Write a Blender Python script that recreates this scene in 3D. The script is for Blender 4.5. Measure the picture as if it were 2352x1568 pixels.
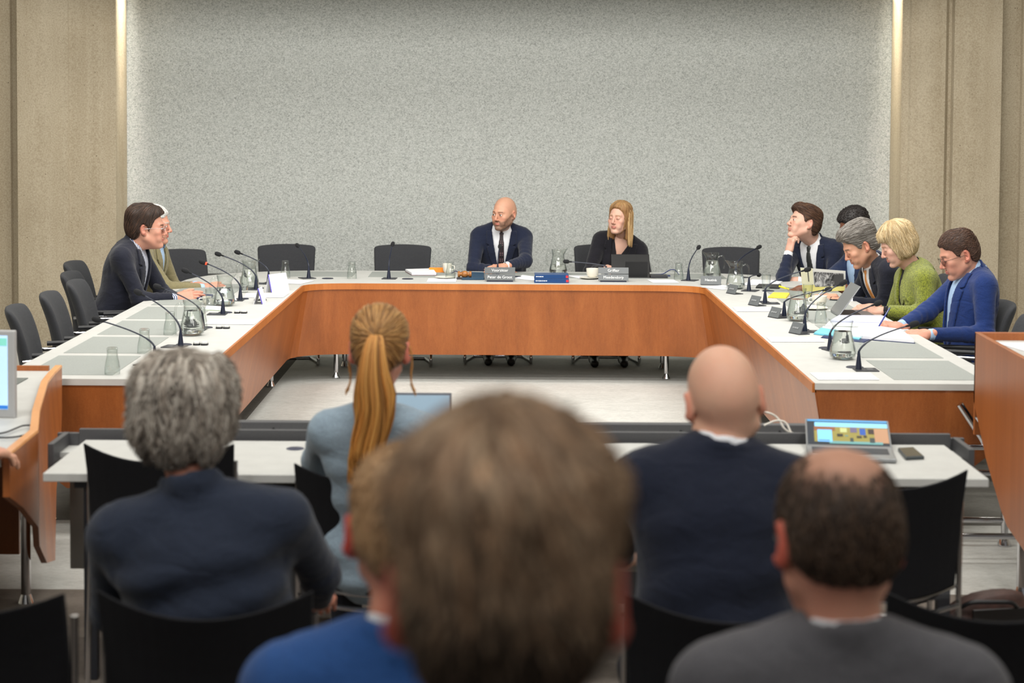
import bpy, math, random, numpy as np
from mathutils import Vector, Matrix
for o in list(bpy.data.objects): bpy.data.objects.remove(o)
SC = bpy.context.scene; COL = SC.collection
PI = math.pi
# ---------------------------------------------------------------- camera
W, H = 2352, 1568
FPX, HC, PITCH, ROLL = 4100.0, 2.0, .048, .006
def _rx(a): c, s = math.cos(a), math.sin(a); return np.array([[1,0,0],[0,c,-s],[0,s,c]])
def _rz(a): c, s = math.cos(a), math.sin(a); return np.array([[c,-s,0],[s,c,0],[0,0,1]])
RCAM = _rx(PI/2-PITCH) @ _rz(ROLL)
CAMP = np.array([0,0,HC])
_c = RCAM.T @ np.array([0,1,0])
SX = (W/2+FPX*_c[0]/-_c[2]-1160)/W
SY = -(H/2-FPX*_c[1]/-_c[2]-255)/W
cd = bpy.data.cameras.new('camera'); cam = bpy.data.objects.new('camera', cd); COL.objects.link(cam)
cam.matrix_world = Matrix.Translation((0,0,HC)) @ Matrix([list(r) for r in RCAM]).to_4x4()
cd.sensor_width = 36; cd.lens = FPX/W*36; cd.shift_x = SX; cd.shift_y = SY
cd.clip_start = .05; cd.clip_end = 100
cd.dof.use_dof = True; cd.dof.focus_distance = 11.6; cd.dof.aperture_fstop = 3.2
SC.camera = cam
def _ray(px, py): return RCAM @ np.array([(px-W/2+SX*W)/FPX, -(py-H/2-SY*W)/FPX, -1.])
def G(px, py, z=.74):
    """measured point of the photograph on the horizontal plane z"""
    d = _ray(px, py); return CAMP + (z-HC)/d[2]*d
def D(px, py, Y):
    """measured point of the photograph at the depth Y"""
    d = _ray(px, py); return CAMP + Y/d[1]*d
# ---------------------------------------------------------------- look, world, lights
SC.view_settings.view_transform = 'Standard'; SC.view_settings.look = 'None'
SC.view_settings.exposure = -.50; SC.view_settings.gamma = 1; SC.view_settings.use_curve_mapping = False
try:
    SC.cycles.max_bounces = 9; SC.cycles.transmission_bounces = 8; SC.cycles.transparent_max_bounces = 12; SC.cycles.adaptive_threshold = .02; SC.cycles.glossy_bounces = 4
    SC.cycles.diffuse_bounces = 4; SC.cycles.caustics_reflective = False; SC.cycles.caustics_refractive = False
    SC.cycles.sample_clamp_indirect = 4
except Exception: pass
wd = bpy.data.worlds.new('world'); SC.world = wd; wd.use_nodes = True
wd.node_tree.nodes['Background'].inputs[0].default_value = (.95, .97, 1, 1)
wd.node_tree.nodes['Background'].inputs[1].default_value = .29
CEIL = 3.9
def area(name, x, y, z, sx, sy, power, col=(1,.978,.935), rot=(0,0,0), spread=PI):
    l = bpy.data.lights.new(name, 'AREA'); l.shape = 'RECTANGLE'; l.size = sx; l.size_y = sy
    l.energy = power; l.color = col; l.spread = spread
    o = bpy.data.objects.new(name, l); COL.objects.link(o); o.location = (x, y, z); o.rotation_euler = rot
    return o
LP = 1.0
for i, (yy, pw, tl) in enumerate(((12.3, 100, 8), (10.4, 162, 36), (8.2, 140, 42), (5.8, 135, 44), (3.2, 115, 44), (.8, 55, 35))):
    for j, xx in enumerate((-2.6, 0, 2.6)):
        area('ceiling_lamp', xx, yy, CEIL-.20, 1.5, .5, pw*.5*LP, rot=(math.radians(tl), 0, 0))
area('wall_lamp', -3.16, 14.99, 3.55, .08, .3, 13, (1,.93,.80), (0, math.radians(4), 0), math.radians(22))
area('wall_lamp', 3.22, 14.99, 3.55, .08, .3, 9, (1,.90,.72), (0, math.radians(-4), 0), math.radians(22))
# ---------------------------------------------------------------- tagging
def tag(o, label=None, cat=None, group=None, kind=None):
    if label: o['label'] = label
    if cat: o['category'] = cat
    if group: o['group'] = group
    if kind: o['kind'] = kind
    return o
def empty(name, loc=(0,0,0), rz=0, label=None, cat=None, group=None):
    o = bpy.data.objects.new(name, None); COL.objects.link(o); o.location = loc; o.rotation_euler = (0,0,rz)
    o.empty_display_size = .05
    return tag(o, label, cat, group)
def dup(root, loc, rz=0, label=None, group=None):
    r = root.copy(); COL.objects.link(r); r.location = loc; r.rotation_euler = (0,0,rz)
    if label: r['label'] = label
    if group: r['group'] = group
    for ch in list(root.children):
        c = ch.copy(); COL.objects.link(c); c.parent = r
        for g in list(ch.children):
            d = g.copy(); COL.objects.link(d); d.parent = c
    return r
# ---------------------------------------------------------------- materials
def lin(c):
    return tuple(((v/255)/12.92 if v/255 <= .04045 else ((v/255+.055)/1.055)**2.4) for v in c)
MATS = {}
class NT:
    def __init__(s, name):
        s.m = bpy.data.materials.new(name); s.m.use_nodes = True; s.t = s.m.node_tree
        s.b = s.t.nodes['Principled BSDF']
    def n(s, typ, **kw):
        n = s.t.nodes.new(typ)
        for k, v in kw.items():
            if k in n.inputs: n.inputs[k].default_value = v
            else: setattr(n, k, v)
        return n
    def l(s, a, b): s.t.links.new(a, b)
    def coord(s, scale=(1,1,1), kind='Object'):
        tc = s.n('ShaderNodeTexCoord'); mp = s.n('ShaderNodeMapping'); mp.inputs['Scale'].default_value = scale
        s.l(tc.outputs[kind], mp.inputs[0]); return mp.outputs[0]
    def noise(s, co, scale, detail=3, rough=.6, dist=0):
        n = s.n('ShaderNodeTexNoise'); n.inputs['Scale'].default_value = scale; n.inputs['Detail'].default_value = detail
        n.inputs['Roughness'].default_value = rough; n.inputs['Distortion'].default_value = dist
        s.l(co, n.inputs['Vector']); return n.outputs['Fac']
    def ramp(s, fac, stops):
        r = s.n('ShaderNodeValToRGB'); e = r.color_ramp.elements
        while len(e) > 1: e.remove(e[-1])
        for i, (p, c) in enumerate(stops):
            x = e[0] if i == 0 else e.new(p)
            x.position = p; x.color = (*lin(c), 1)
        s.l(fac, r.inputs[0]); return r.outputs[0]
    def mix(s, fac, a, b, mode='MIX'):
        m = s.n('ShaderNodeMix', data_type='RGBA', blend_type=mode)
        for v, i in ((fac, 0), (a, 6), (b, 7)):
            if hasattr(v, 'is_linked') or hasattr(v, 'links'): s.l(v, m.inputs[i])
            else: m.inputs[i].default_value = v if i == 0 else (*v, 1)
        return m.outputs[2]
    def bump(s, fac, strength=.3, dist=.01):
        b = s.n('ShaderNodeBump'); b.inputs['Strength'].default_value = strength; b.inputs['Distance'].default_value = dist
        s.l(fac, b.inputs['Height']); s.l(b.outputs[0], s.b.inputs['Normal'])
    def base(s, v):
        if isinstance(v, tuple): s.b.inputs['Base Color'].default_value = (*v, 1)
        else: s.l(v, s.b.inputs['Base Color'])
def plain(name, rgb, rough=.5, metal=0, noise=0, nscale=30, bump=0, bscale=200, spec=None, em=None, trans=0, ior=1.45, coat=0):
    if name in MATS: return MATS[name]
    k = NT(name); k.b.inputs['Roughness'].default_value = rough; k.b.inputs['Metallic'].default_value = metal
    if spec is not None: k.b.inputs['Specular IOR Level'].default_value = spec
    if coat: k.b.inputs['Coat Weight'].default_value = coat
    if noise:
        a = tuple(min(255, v*(1+noise)) for v in rgb); b = tuple(v*(1-noise) for v in rgb)
        k.base(k.ramp(k.noise(k.coord(), nscale, 4), [(.3, b), (.7, a)]))
    else: k.base(lin(rgb))
    if bump: k.bump(k.noise(k.coord(), bscale, 2), bump, .003)
    if trans:
        k.b.inputs['Transmission Weight'].default_value = trans; k.b.inputs['IOR'].default_value = ior
    if em:
        k.b.inputs['Emission Color'].default_value = (*lin(rgb), 1); k.b.inputs['Emission Strength'].default_value = em
    MATS[name] = k.m; return k.m
def felt_mat():
    k = NT('grey_felt'); co = k.coord()
    big = k.noise(co, 1.5, 2); f1 = k.noise(k.coord((1,1,1.3)), 62, 6, .8, .3); f2 = k.noise(co, 170, 3, .7)
    c = k.ramp(f1, [(.36, (116,120,116)), (.47, (164,167,163)), (.60, (194,197,193))])
    c2 = k.ramp(f2, [(.34, (108,112,108)), (.6, (206,209,205))])
    k.base(k.mix(.38, c, c2)); k.b.inputs['Roughness'].default_value = .95; k.b.inputs['Specular IOR Level'].default_value = .1
    k.bump(f2, .3, .004); return k.m
def concrete_mat():
    k = NT('board_marked_concrete'); co = k.coord()
    a = k.noise(k.coord((1,1,.45)), 2.2, 6, .65, .4)
    c = k.ramp(a, [(.30, (138,124,100)), (.45, (162,149,126)), (.58, (175,163,141)), (.75, (188,177,156))])
    sb = k.noise(k.coord((5,5,.12)), 1.3, 4, .6); c = k.mix(.30, c, k.ramp(sb, [(.32, (132,116,90)), (.5, (172,160,138)), (.68, (196,186,166))]))
    f = k.noise(co, 90, 5, .8); c = k.mix(.42, c, k.ramp(f, [(.34, (112,100,78)), (.48, (172,159,136)), (.66, (206,196,174))]))
    v = k.n('ShaderNodeTexVoronoi'); v.inputs['Scale'].default_value = 42; k.l(k.coord((1,1,.8)), v.inputs['Vector'])
    v.inputs['Randomness'].default_value = 1
    msk = k.noise(co, 23, 3)
    mt = k.n('ShaderNodeMath', operation='MULTIPLY'); k.l(v.outputs['Distance'], mt.inputs[0]); mt.inputs[1].default_value = 1
    mm = k.n('ShaderNodeMath', operation='ADD'); k.l(mt.outputs[0], mm.inputs[0]); 
    ms = k.n('ShaderNodeMapRange'); k.l(msk, ms.inputs[0]); ms.inputs[1].default_value = .40; ms.inputs[2].default_value = .72; ms.inputs[3].default_value = .30; ms.inputs[4].default_value = -.02
    k.l(ms.outputs[0], mm.inputs[1])
    pore = k.ramp(mm.outputs[0], [(.12, (70,58,40)), (.20, (255,255,255))])
    k.base(k.mix(1., c, pore, 'MULTIPLY')); k.b.inputs['Roughness'].default_value = .9; k.b.inputs['Specular IOR Level'].default_value = .2
    k.bump(f, .5, .006); return k.m
def wood_mat(name='cherry_veneer', dark=(126,62,20), mid=(150,78,29), light=(172,98,45), horiz=False, rough=.36):
    if name in MATS: return MATS[name]
    k = NT(name)
    s1 = (7, 7, .35) if not horiz else (.4, .4, 7)
    s2 = (90, 90, 1.6) if not horiz else (2, 2, 90)
    a = k.noise(k.coord(s1), 1, 4, .6, .5); b = k.noise(k.coord(s2), 1, 3, .7)
    sp = k.noise(k.coord(), 420, 2)
    c = k.ramp(a, [(.3, dark), (.5, mid), (.72, light)])
    c = k.mix(.30, c, k.ramp(b, [(.3, dark), (.7, light)]))
    c = k.mix(.16, c, k.ramp(sp, [(.3, (110,60,28)), (.7, (225,160,105))]))
    k.base(c); k.b.inputs['Roughness'].default_value = rough; k.b.inputs['Coat Weight'].default_value = .05; k.b.inputs['Coat Roughness'].default_value = .3
    MATS[name] = k.m; return k.m
def carpet_mat(name, lo, mid, hi):
    k = NT(name)
    a = k.noise(k.coord((1.6,3.2,1)), 1.5, 6, .8, .8); b = k.noise(k.coord((5,13,1)), 4, 5, .85, .5); f = k.noise(k.coord(), 260, 2)
    c = k.ramp(a, [(.3, mid), (.65, hi)])
    c = k.mix(.38, c, k.ramp(b, [(.34, lo), (.55, hi)])); c = k.mix(.25, c, k.ramp(f, [(.3, lo), (.7, hi)]))
    k.base(c); k.b.inputs['Roughness'].default_value = 1; k.b.inputs['Specular IOR Level'].default_value = .05
    k.bump(f, .5, .004); return k.m
def attr_mat(name, rough=.5, sss=0, bump=0, bscale=300, spec=.5, sheen=0):
    if name in MATS: return MATS[name]
    k = NT(name); at = k.n('ShaderNodeAttribute'); at.attribute_name = 'Col'; k.l(at.outputs['Color'], k.b.inputs['Base Color'])
    k.b.inputs['Roughness'].default_value = rough; k.b.inputs['Specular IOR Level'].default_value = spec
    if sss:
        k.b.inputs['Subsurface Weight'].default_value = sss; k.b.inputs['Subsurface Radius'].default_value = (.012,.005,.003)
        k.b.inputs['Subsurface Scale'].default_value = 1
    if bump: k.bump(k.noise(k.coord(), bscale, 3), bump, .002)
    if sheen: k.b.inputs['Sheen Weight'].default_value = sheen
    MATS[name] = k.m; return k.m
def cloth_mat(name, rgb, var=.18, scale=500, bump=.35, rough=.9, sheen=.15, fold=.5):
    if name in MATS: return MATS[name]
    k = NT(name); f = k.noise(k.coord(), scale, 2)
    lo = tuple(v*(1-var) for v in rgb); hi = tuple(min(255, v*(1+var)+2) for v in rgb)
    k.base(k.ramp(f, [(.35, lo), (.65, hi)])); k.b.inputs['Roughness'].default_value = rough
    k.b.inputs['Specular IOR Level'].default_value = .2; k.b.inputs['Sheen Weight'].default_value = sheen; k.b.inputs['Sheen Roughness'].default_value = .5
    fo = k.noise(k.coord((1,1,1.8)), 9, 3, .5, .6)
    ad = k.n('ShaderNodeMath', operation='MULTIPLY_ADD'); k.l(fo, ad.inputs[0]); ad.inputs[1].default_value = 26*fold; k.l(f, ad.inputs[2])
    b = k.n('ShaderNodeBump'); b.inputs['Strength'].default_value = bump; b.inputs['Distance'].default_value = .003
    k.l(ad.outputs[0], b.inputs['Height']); k.l(b.outputs[0], k.b.inputs['Normal'])
    MATS[name] = k.m; return k.m
def glass_mat():
    if 'clear_glass' in MATS: return MATS['clear_glass']
    k = NT('clear_glass'); tr = k.n('ShaderNodeBsdfTransparent'); gl = k.n('ShaderNodeBsdfGlossy'); gl.inputs['Roughness'].default_value = .03
    lw = k.n('ShaderNodeLayerWeight'); lw.inputs['Blend'].default_value = .5; k.l(k.ramp(lw.outputs['Facing'], [(.0,(252,253,252)),(.7,(244,247,246)),(.92,(208,214,214)),(1.,(160,168,170))]), tr.inputs['Color'])
    fr = k.n('ShaderNodeMapRange'); pw = k.n('ShaderNodeMath', operation='POWER'); k.l(lw.outputs['Facing'], pw.inputs[0]); pw.inputs[1].default_value = 3.5; k.l(pw.outputs[0], fr.inputs[0]); fr.inputs[3].default_value = .05; fr.inputs[4].default_value = .55; mx = k.n('ShaderNodeMixShader'); k.l(fr.outputs[0], mx.inputs[0]); k.l(tr.outputs[0], mx.inputs[1]); k.l(gl.outputs[0], mx.inputs[2])
    k.l(mx.outputs[0], k.t.nodes['Material Output'].inputs['Surface']); MATS['clear_glass'] = k.m; return k.m
def water_mat():
    if 'water' in MATS: return MATS['water']
    k = NT('water'); k.b.inputs['Base Color'].default_value = (.985,.995,.99,1); k.b.inputs['Roughness'].default_value = 0
    k.b.inputs['Transmission Weight'].default_value = 1; k.b.inputs['IOR'].default_value = 1.33
    MATS['water'] = k.m; return k.m
WHITE = plain('white_laminate', (192,192,188), .48, noise=.02, nscale=12)
PADM = plain('grey_writing_pad', (146,150,146), .75, noise=.10, nscale=420, bump=.1)
WOOD = wood_mat(); RIMW = wood_mat('cherry_edge', (160,88,34), (178,102,42), (194,118,54))
CHROME = plain('chrome', (205,205,208), .12, 1)
BLACKP = plain('black_plastic', (24,25,28), .45)
CHAR = plain('charcoal_laminate', (70,70,72), .5, noise=.06, nscale=300)
BLKF = cloth_mat('black_chair_fabric', (20,20,23), .2, 500, .3, .9, .03, .1)
GREYF = cloth_mat('dark_grey_upholstery', (50,51,54), .15, 500, .3, .8, .05, .2)
PAPER = plain('white_paper', (228,228,232), .8)
# ---------------------------------------------------------------- mesh builder
class MB:
    def __init__(s): s.v = []; s.f = []; s.mi = []
    def add(s, V, F, mi=0):
        b = len(s.v); s.v += [tuple(map(float, p)) for p in V]; s.f += [tuple(int(i)+b for i in f) for f in F]; s.mi += [mi]*len(F); return s
    def box(s, c, d, rz=0, mi=0, M=None):
        x, y, z = d[0]/2, d[1]/2, d[2]/2; V = []
        for dz in (-z, z):
            for dx, dy in ((-x,-y),(x,-y),(x,y),(-x,y)):
                if M is not None: p = M @ Vector((dx,dy,dz)); V.append((c[0]+p.x, c[1]+p.y, c[2]+p.z))
                else: V.append((c[0]+dx*math.cos(rz)-dy*math.sin(rz), c[1]+dx*math.sin(rz)+dy*math.cos(rz), c[2]+dz))
        return s.add(V, [(3,2,1,0),(4,5,6,7),(0,1,5,4),(1,2,6,5),(2,3,7,6),(3,0,4,7)], mi)
    def tube(s, pts, r, n=10, mi=0, cap=True):
        pts = [Vector(p) for p in pts]; rs = r if isinstance(r, (list, tuple)) else [r]*len(pts)
        V = []; up = None
        for i, p in enumerate(pts):
            t = (pts[min(i+1, len(pts)-1)]-pts[max(i-1, 0)]).normalized()
            if up is None:
                up = Vector((0,0,1)) if abs(t.z) < .9 else Vector((1,0,0))
            a = t.cross(up); 
            if a.length < 1e-6: a = t.cross(Vector((0,1,0)))
            a.normalize(); b = a.cross(t).normalized(); up = b
            for k in range(n):
                th = 2*PI*k/n; q = p+(a*math.cos(th)+b*math.sin(th))*rs[i]; V.append(q)
        F = []
        for i in range(len(pts)-1):
            for k in range(n):
                F.append((i*n+k, i*n+(k+1)%n, (i+1)*n+(k+1)%n, (i+1)*n+k))
        if cap: F.append(tuple(range(n))[::-1]); F.append(tuple((len(pts)-1)*n+k for k in range(n)))
        return s.add(V, F, mi)
    def lathe(s, prof, n=32, c=(0,0,0), mi=0, fn=None):
        V = []
        for j, (r, z) in enumerate(prof):
            for k in range(n):
                th = 2*PI*k/n; x, y, zz = r*math.cos(th), r*math.sin(th), z
                if fn: x, y, zz = fn(x, y, zz, th, j)
                V.append((c[0]+x, c[1]+y, c[2]+zz))
        F = [(j*n+k, j*n+(k+1)%n, (j+1)*n+(k+1)%n, (j+1)*n+k) for j in range(len(prof)-1) for k in range(n)]
        return s.add(V, F, mi)
    def prism(s, poly, z0, z1, mi=0, M=None):
        n = len(poly); V = [(x,y,z0) for x, y in poly]+[(x,y,z1) for x, y in poly]
        if M is not None: V = [tuple(M @ Vector(v)) for v in V]
        F = [tuple(range(n))[::-1], tuple(range(n, 2*n))]+[(i, (i+1)%n, n+(i+1)%n, n+i) for i in range(n)]
        return s.add(V, F, mi)
    def build(s, name, mats, parent=None, smooth=False, bevel=0, loc=None, rz=0, seg=2, subs=0, autos=None):
        me = bpy.data.meshes.new(name); me.from_pydata(s.v, [], s.f)
        for m in (mats if isinstance(mats, (list, tuple)) else [mats]): me.materials.append(m)
        if any(s.mi): me.polygons.foreach_set('material_index', s.mi)
        if smooth: me.polygons.foreach_set('use_smooth', [True]*len(me.polygons))
        me.update()
        if smooth and not subs: me.set_sharp_from_angle(angle=math.radians(42))
        o = bpy.data.objects.new(name, me); COL.objects.link(o)
        if parent: o.parent = parent
        if loc is not None: o.location = loc
        o.rotation_euler = (0,0,rz)
        if bevel:
            b = o.modifiers.new('b', 'BEVEL'); b.width = bevel; b.segments = seg; b.limit_method = 'ANGLE'; b.angle_limit = math.radians(40)
        if subs:
            b = o.modifiers.new('s', 'SUBSURF'); b.levels = subs; b.render_levels = subs
        return o
def bez(p0, p1, p2, n=10, p3=None):
    out = []
    for i in range(n+1):
        t = i/n
        if p3 is None: q = [(1-t)**2*a+2*t*(1-t)*b+t*t*c for a, b, c in zip(p0, p1, p2)]
        else: q = [(1-t)**3*a+3*t*(1-t)**2*b+3*t*t*(1-t)*c+t**3*d for a, b, c, d in zip(p0, p1, p2, p3)]
        out.append(tuple(q))
    return out
def path(pts, r, n=6):
    """polyline with rounded corners"""
    P = [Vector(p) for p in pts]; out = [P[0]]
    for i in range(1, len(P)-1):
        a, b, c = P[i-1], P[i], P[i+1]; la, lc = (a-b).length, (c-b).length; rr = min(r, la*.49, lc*.49)
        s = b+(a-b).normalized()*rr; e = b+(c-b).normalized()*rr
        out += [Vector(q) for q in bez(s, b, e, n)]
    out.append(P[-1]); return out
def text_mesh(name, body, size, mat, parent, loc, rot=(0,0,0), align='CENTER', ext=.0006):
    cu = bpy.data.curves.new('t', 'FONT'); cu.body = body; cu.size = size; cu.align_x = align; cu.align_y = 'CENTER'; cu.extrude = ext
    t = bpy.data.objects.new('t', cu); COL.objects.link(t); bpy.context.view_layer.update()
    me = bpy.data.meshes.new_from_object(t.evaluated_get(bpy.context.evaluated_depsgraph_get())); bpy.data.objects.remove(t)
    me.materials.clear(); me.materials.append(mat); me.name = name
    o = bpy.data.objects.new(name, me); COL.objects.link(o); o.parent = parent; o.location = loc; o.rotation_euler = rot
    return o
def st(o): o['kind'] = 'structure'; return o
# ---------------------------------------------------------------- room
FELT = felt_mat(); CONC = concrete_mat()
CL = carpet_mat('light_grey_carpet', (138,138,133), (176,176,171), (208,208,203))
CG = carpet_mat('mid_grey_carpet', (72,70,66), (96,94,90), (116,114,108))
CB = carpet_mat('taupe_carpet', (82,76,70), (104,97,90), (126,118,110))
m = MB()
def quad(x0, x1, y0, y1, mi): m.add([(x0,y0,0),(x1,y0,0),(x1,y1,0),(x0,y1,0)], [(0,1,2,3)], mi)
quad(-6.5, 6.5, -3.5, 7.35, 2)
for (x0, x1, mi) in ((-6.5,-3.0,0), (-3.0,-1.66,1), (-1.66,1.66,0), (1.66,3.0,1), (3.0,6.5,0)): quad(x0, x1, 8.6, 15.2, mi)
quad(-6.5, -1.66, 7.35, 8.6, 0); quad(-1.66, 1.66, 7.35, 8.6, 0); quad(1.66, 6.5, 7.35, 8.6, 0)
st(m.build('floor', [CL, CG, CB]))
m = MB(); m.box((0,15.27,(CEIL+.595)/2), (6.9,.10,CEIL-.595)); st(m.build('wall_back', FELT))
m = MB(); m.box((0,15.30,.29), (6.9,.10,.58)); st(m.build('baseboard_back', plain('pale_plinth', (176,177,166), .6)))
m = MB(); m.box((0,15.225,.59), (6.8,.02,.016)); st(m.build('trim_1', plain('plinth_joint', (70,72,68), .6)))
WY = 14.75
# board-marked concrete piers, plan profiles extruded to the ceiling
L = [(-3.37,15.24),(-3.217,15.20),(-3.217,WY+.02),(-3.595,WY),(-3.605,WY-.012),(-4.018,WY-.03),(-4.045,WY+.16),(-4.12,WY+.20),(-4.13,WY+.17),(-6.5,WY+.17),(-6.5,15.5),(-3.37,15.5)]
m = MB(); m.prism(L[::-1], 0, CEIL); st(m.build('wall_left', CONC))
Rr = [(3.36,15.24),(3.28,15.20),(3.28,WY+.04),(3.33,WY+.02),(3.345,WY),(3.63,WY),(3.66,WY+.035),(3.685,WY+.035),(3.695,WY-.02),(4.085,WY-.03),(4.10,WY+.17),(4.30,WY+.19),(4.31,WY+.16),(6.5,WY+.16),(6.5,15.5),(3.36,15.5)]
m = MB(); m.prism(Rr, 0, CEIL); st(m.build('wall_right', CONC))
for nm, x in (('wall_left_side', -6.55), ('wall_right_side', 6.55)):
    m = MB(); m.box((x,6,CEIL/2), (.1,19,CEIL)); st(m.build(nm, plain('side_plaster', (190,184,170), .9)))
m = MB(); m.box((0,6,CEIL+.05), (13,19,.1)); st(m.build('ceiling', plain('ceiling_paint', (205,203,196), .9)))
m = MB(); m.box((0,13.28,(CEIL+3.12)/2), (6.3,.16,CEIL-3.12)); st(m.build('added_shade_beam', plain('ceiling_paint', (205,203,196), .9)))  # unseen beam, added only to shade the top of the felt wall
for yy in (12.3, 10.6, 8.2, 5.8, 3.2, .8):
    for xx in (-2.6, 0, 2.6):
        lf = empty('ceiling_light', (xx, yy, CEIL), 0, 'rectangular ceiling light above the meeting room', 'light', 'ceiling lights')
        m = MB(); m.box((0,0,-.02), (1.6,.6,.04)); m.build('housing', plain('lamp_white', (230,230,228), .5), lf, bevel=.004)
m = MB()
# ---------------------------------------------------------------- conference table
XI, XO, YI, YB, YE, TZ = 1.455, 2.365, 12.98, 14.0, 8.29, .74
def corner(cx, cy, r, a0, a1, n=8): return [(cx+r*math.cos(a0+(a1-a0)*i/n), cy+r*math.sin(a0+(a1-a0)*i/n)) for i in range(n+1)]
ct = empty('conference_table', (0,0,0), 0, 'U-shaped white-topped conference table with cherry wood apron', 'table')
inner = [(-XI,YE)]+[(-XI, YI-.30)]+bez((-XI,YI-.22),(-XI+.02,YI),(-XI+.38,YI),8)+[(0,YI)]+bez((XI-.38,YI),(XI-.02,YI),(XI,YI-.22),8)+[(XI,YI-.30),(XI,YE)]
outer = [(-XO,YE),(-XO,13.0)]+bez((-XO,13.05),(-XO+.05,YB-.10),(-XO+1.0,YB),10)+[(0,YB)]+bez((XO-1.0,YB),(XO-.05,YB-.10),(XO,13.05),10)+[(XO,13.0),(XO,YE)]
inner = [(p[0],p[1]) for p in inner]; outer = [(p[0],p[1]) for p in outer]
N = 60
def resamp(P, n):
    P = np.array(P); d = np.r_[0, np.cumsum(np.hypot(*np.diff(P, axis=0).T))]; t = np.linspace(0, d[-1], n)
    return np.c_[np.interp(t, d, P[:,0]), np.interp(t, d, P[:,1])]
def strip_top(name, A, B, z0, z1, mat, parent, bevel=0):
    n = len(A); V = [(x,y,z1) for x, y in A]+[(x,y,z1) for x, y in B]+[(x,y,z0) for x, y in A]+[(x,y,z0) for x, y in B]; F = []
    for i in range(n-1):
        F += [(i, i+1, n+i+1, n+i), (2*n+i+1, 2*n+i, 3*n+i, 3*n+i+1), (i+1, i, 2*n+i, 2*n+i+1), (n+i, n+i+1, 3*n+i+1, 3*n+i)]
    F += [(0, n, 3*n, 2*n), (2*n-1, n-1, 3*n-1, 4*n-1)]
    m = MB(); m.add(V, F); return m.build(name, mat, parent, bevel=bevel)
# match parameterisation by section so that quads stay square
def sect(P, marks):
    P = np.array(P); out = []
    for (i0, i1, n) in marks:
        out += list(resamp(P[i0:i1+1], n))[(0 if not out else 1):]
    return np.array(out)
ni = len(inner); no = len(outer)
A = sect(inner, [(0,1,12),(1,10,10),(10,12,14),(12,ni-2,10),(ni-2,ni-1,12)])
B = sect(outer, [(0,1,12),(1,12,10),(12,14,14),(14,no-2,10),(no-2,no-1,12)])
strip_top('tabletop', A, B, TZ-.028, TZ, WHITE, ct)
# rim and apron along the inner side, leaning outwards below
def offs(P, d):
    P = np.array(P); T = np.gradient(P, axis=0); T /= np.linalg.norm(T, axis=1)[:,None]; Nn = np.c_[-T[:,1], T[:,0]]; return P+Nn*d
Ai = np.array(A)
in2 = offs(Ai, -.012); 
def wallstrip(name, P0, z0, P1, z1, th, mat, parent):
    """panel between top curve P1 at z1 and bottom curve P0 at z0, thickness th"""
    n = len(P0); Q1 = offs(P1, th); Q0 = offs(P0, th)
    V = [(x,y,z1) for x,y in P1]+[(x,y,z0) for x,y in P0]+[(x,y,z1) for x,y in Q1]+[(x,y,z0) for x,y in Q0]; F = []
    for i in range(n-1):
        F += [(i, i+1, n+i+1, n+i), (2*n+i+1, 2*n+i, 3*n+i, 3*n+i+1), (i, 2*n+i, 2*n+i+1, i+1), (n+i, n+i+1, 3*n+i+1, 3*n+i)]
    F += [(0, n, 3*n, 2*n), (n-1, 2*n-1+0, 4*n-1, 3*n-1)]
    m = MB(); m.add(V, F); return m.build(name, mat, parent)
wallstrip('wood_rim', offs(Ai,-.012), TZ-.045, offs(Ai,-.012), TZ-.001, .014, RIMW, ct)
k1, k2 = 12+9-1, 12+9+13
bot = offs(Ai, .10); top = offs(Ai, .0)
for nm, (i0, i1) in (('apron_panel',(0,12)), ('apron_panel',(12,21)), ('apron_panel',(21,34)), ('apron_panel',(34,43)), ('apron_panel',(43,len(Ai)-1))):
    P1 = top[i0:i1+1].copy(); P0 = bot[i0:i1+1].copy()
    if i0 == 0: P0[0,1] += .10
    if i1 == len(Ai)-1: P0[-1,1] += .10
    wallstrip(nm, P0, .205, P1, TZ-.045, .02, WOOD, ct)
for sgn in (-1, 1):
    m = MB(); y0 = YE+.0; y1 = YE+.10
    xs = [(XI, TZ-.001, y0), (XO, TZ-.001, y0), (XO, .46, YE+.05), (XO-.30, .205, y1), (XI+.10, .205, y1)]
    V = [(sgn*x, y-.012, z) for x, z, y in xs]+[(sgn*x, y+.012, z) for x, z, y in xs]
    F = [(0,1,2,3,4), (9,8,7,6,5)]+[(i, i+5, (i+1)%5+5, (i+1)%5) for i in range(5)]
    if sgn < 0: F = [f[::-1] for f in F]
    m.add(V, F); m.build('end_panel', WOOD, ct)
    m = MB(); m.box((sgn*(XI+XO)/2, YE-.004, TZ-.014), (XO-XI, .022, .030)); m.build('top_edge', WHITE, ct)
# writing pads: along the arms and the head of the table
def pad(P):
    m = MB(); m.prism(P, TZ+.0003, TZ+.0018); m.build('writing_pad', PADM, ct)
for k in range(6):
    yc = 8.73+.757*k
    for s in (-1, 1):
        q = [(s*1.86,yc-.325),(s*2.20,yc-.325),(s*2.30,yc-.18) if 0 else (s*2.20,yc-.325),(s*2.27,yc+.0),(s*2.27,yc+.325),(s*1.86,yc+.325)]
        q = [(s*1.85,yc-.33),(s*2.27,yc-.33),(s*2.27,yc+.33),(s*1.85,yc+.33)]
        pad(q if s > 0 else q[::-1])
for xc in (-1.42, -.70, .05, .78, 1.42):
    w = .33 if abs(xc) < 1.3 else .27
    pad([(xc-w,13.46),(xc+w,13.46),(xc+w,13.90),(xc-w,13.90)])
def leg(x, y, parent=ct, h=.7, r=.019, base=.03):
    m = MB(); m.tube([(x,y,.045),(x,y,h)], r, 14); m.lathe([(.001,0),(base,0),(base,.008),(r*.75,.045),(.001,.045)], 14, (x,y,0)); m.build('leg', CHROME, parent, smooth=False)
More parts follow.
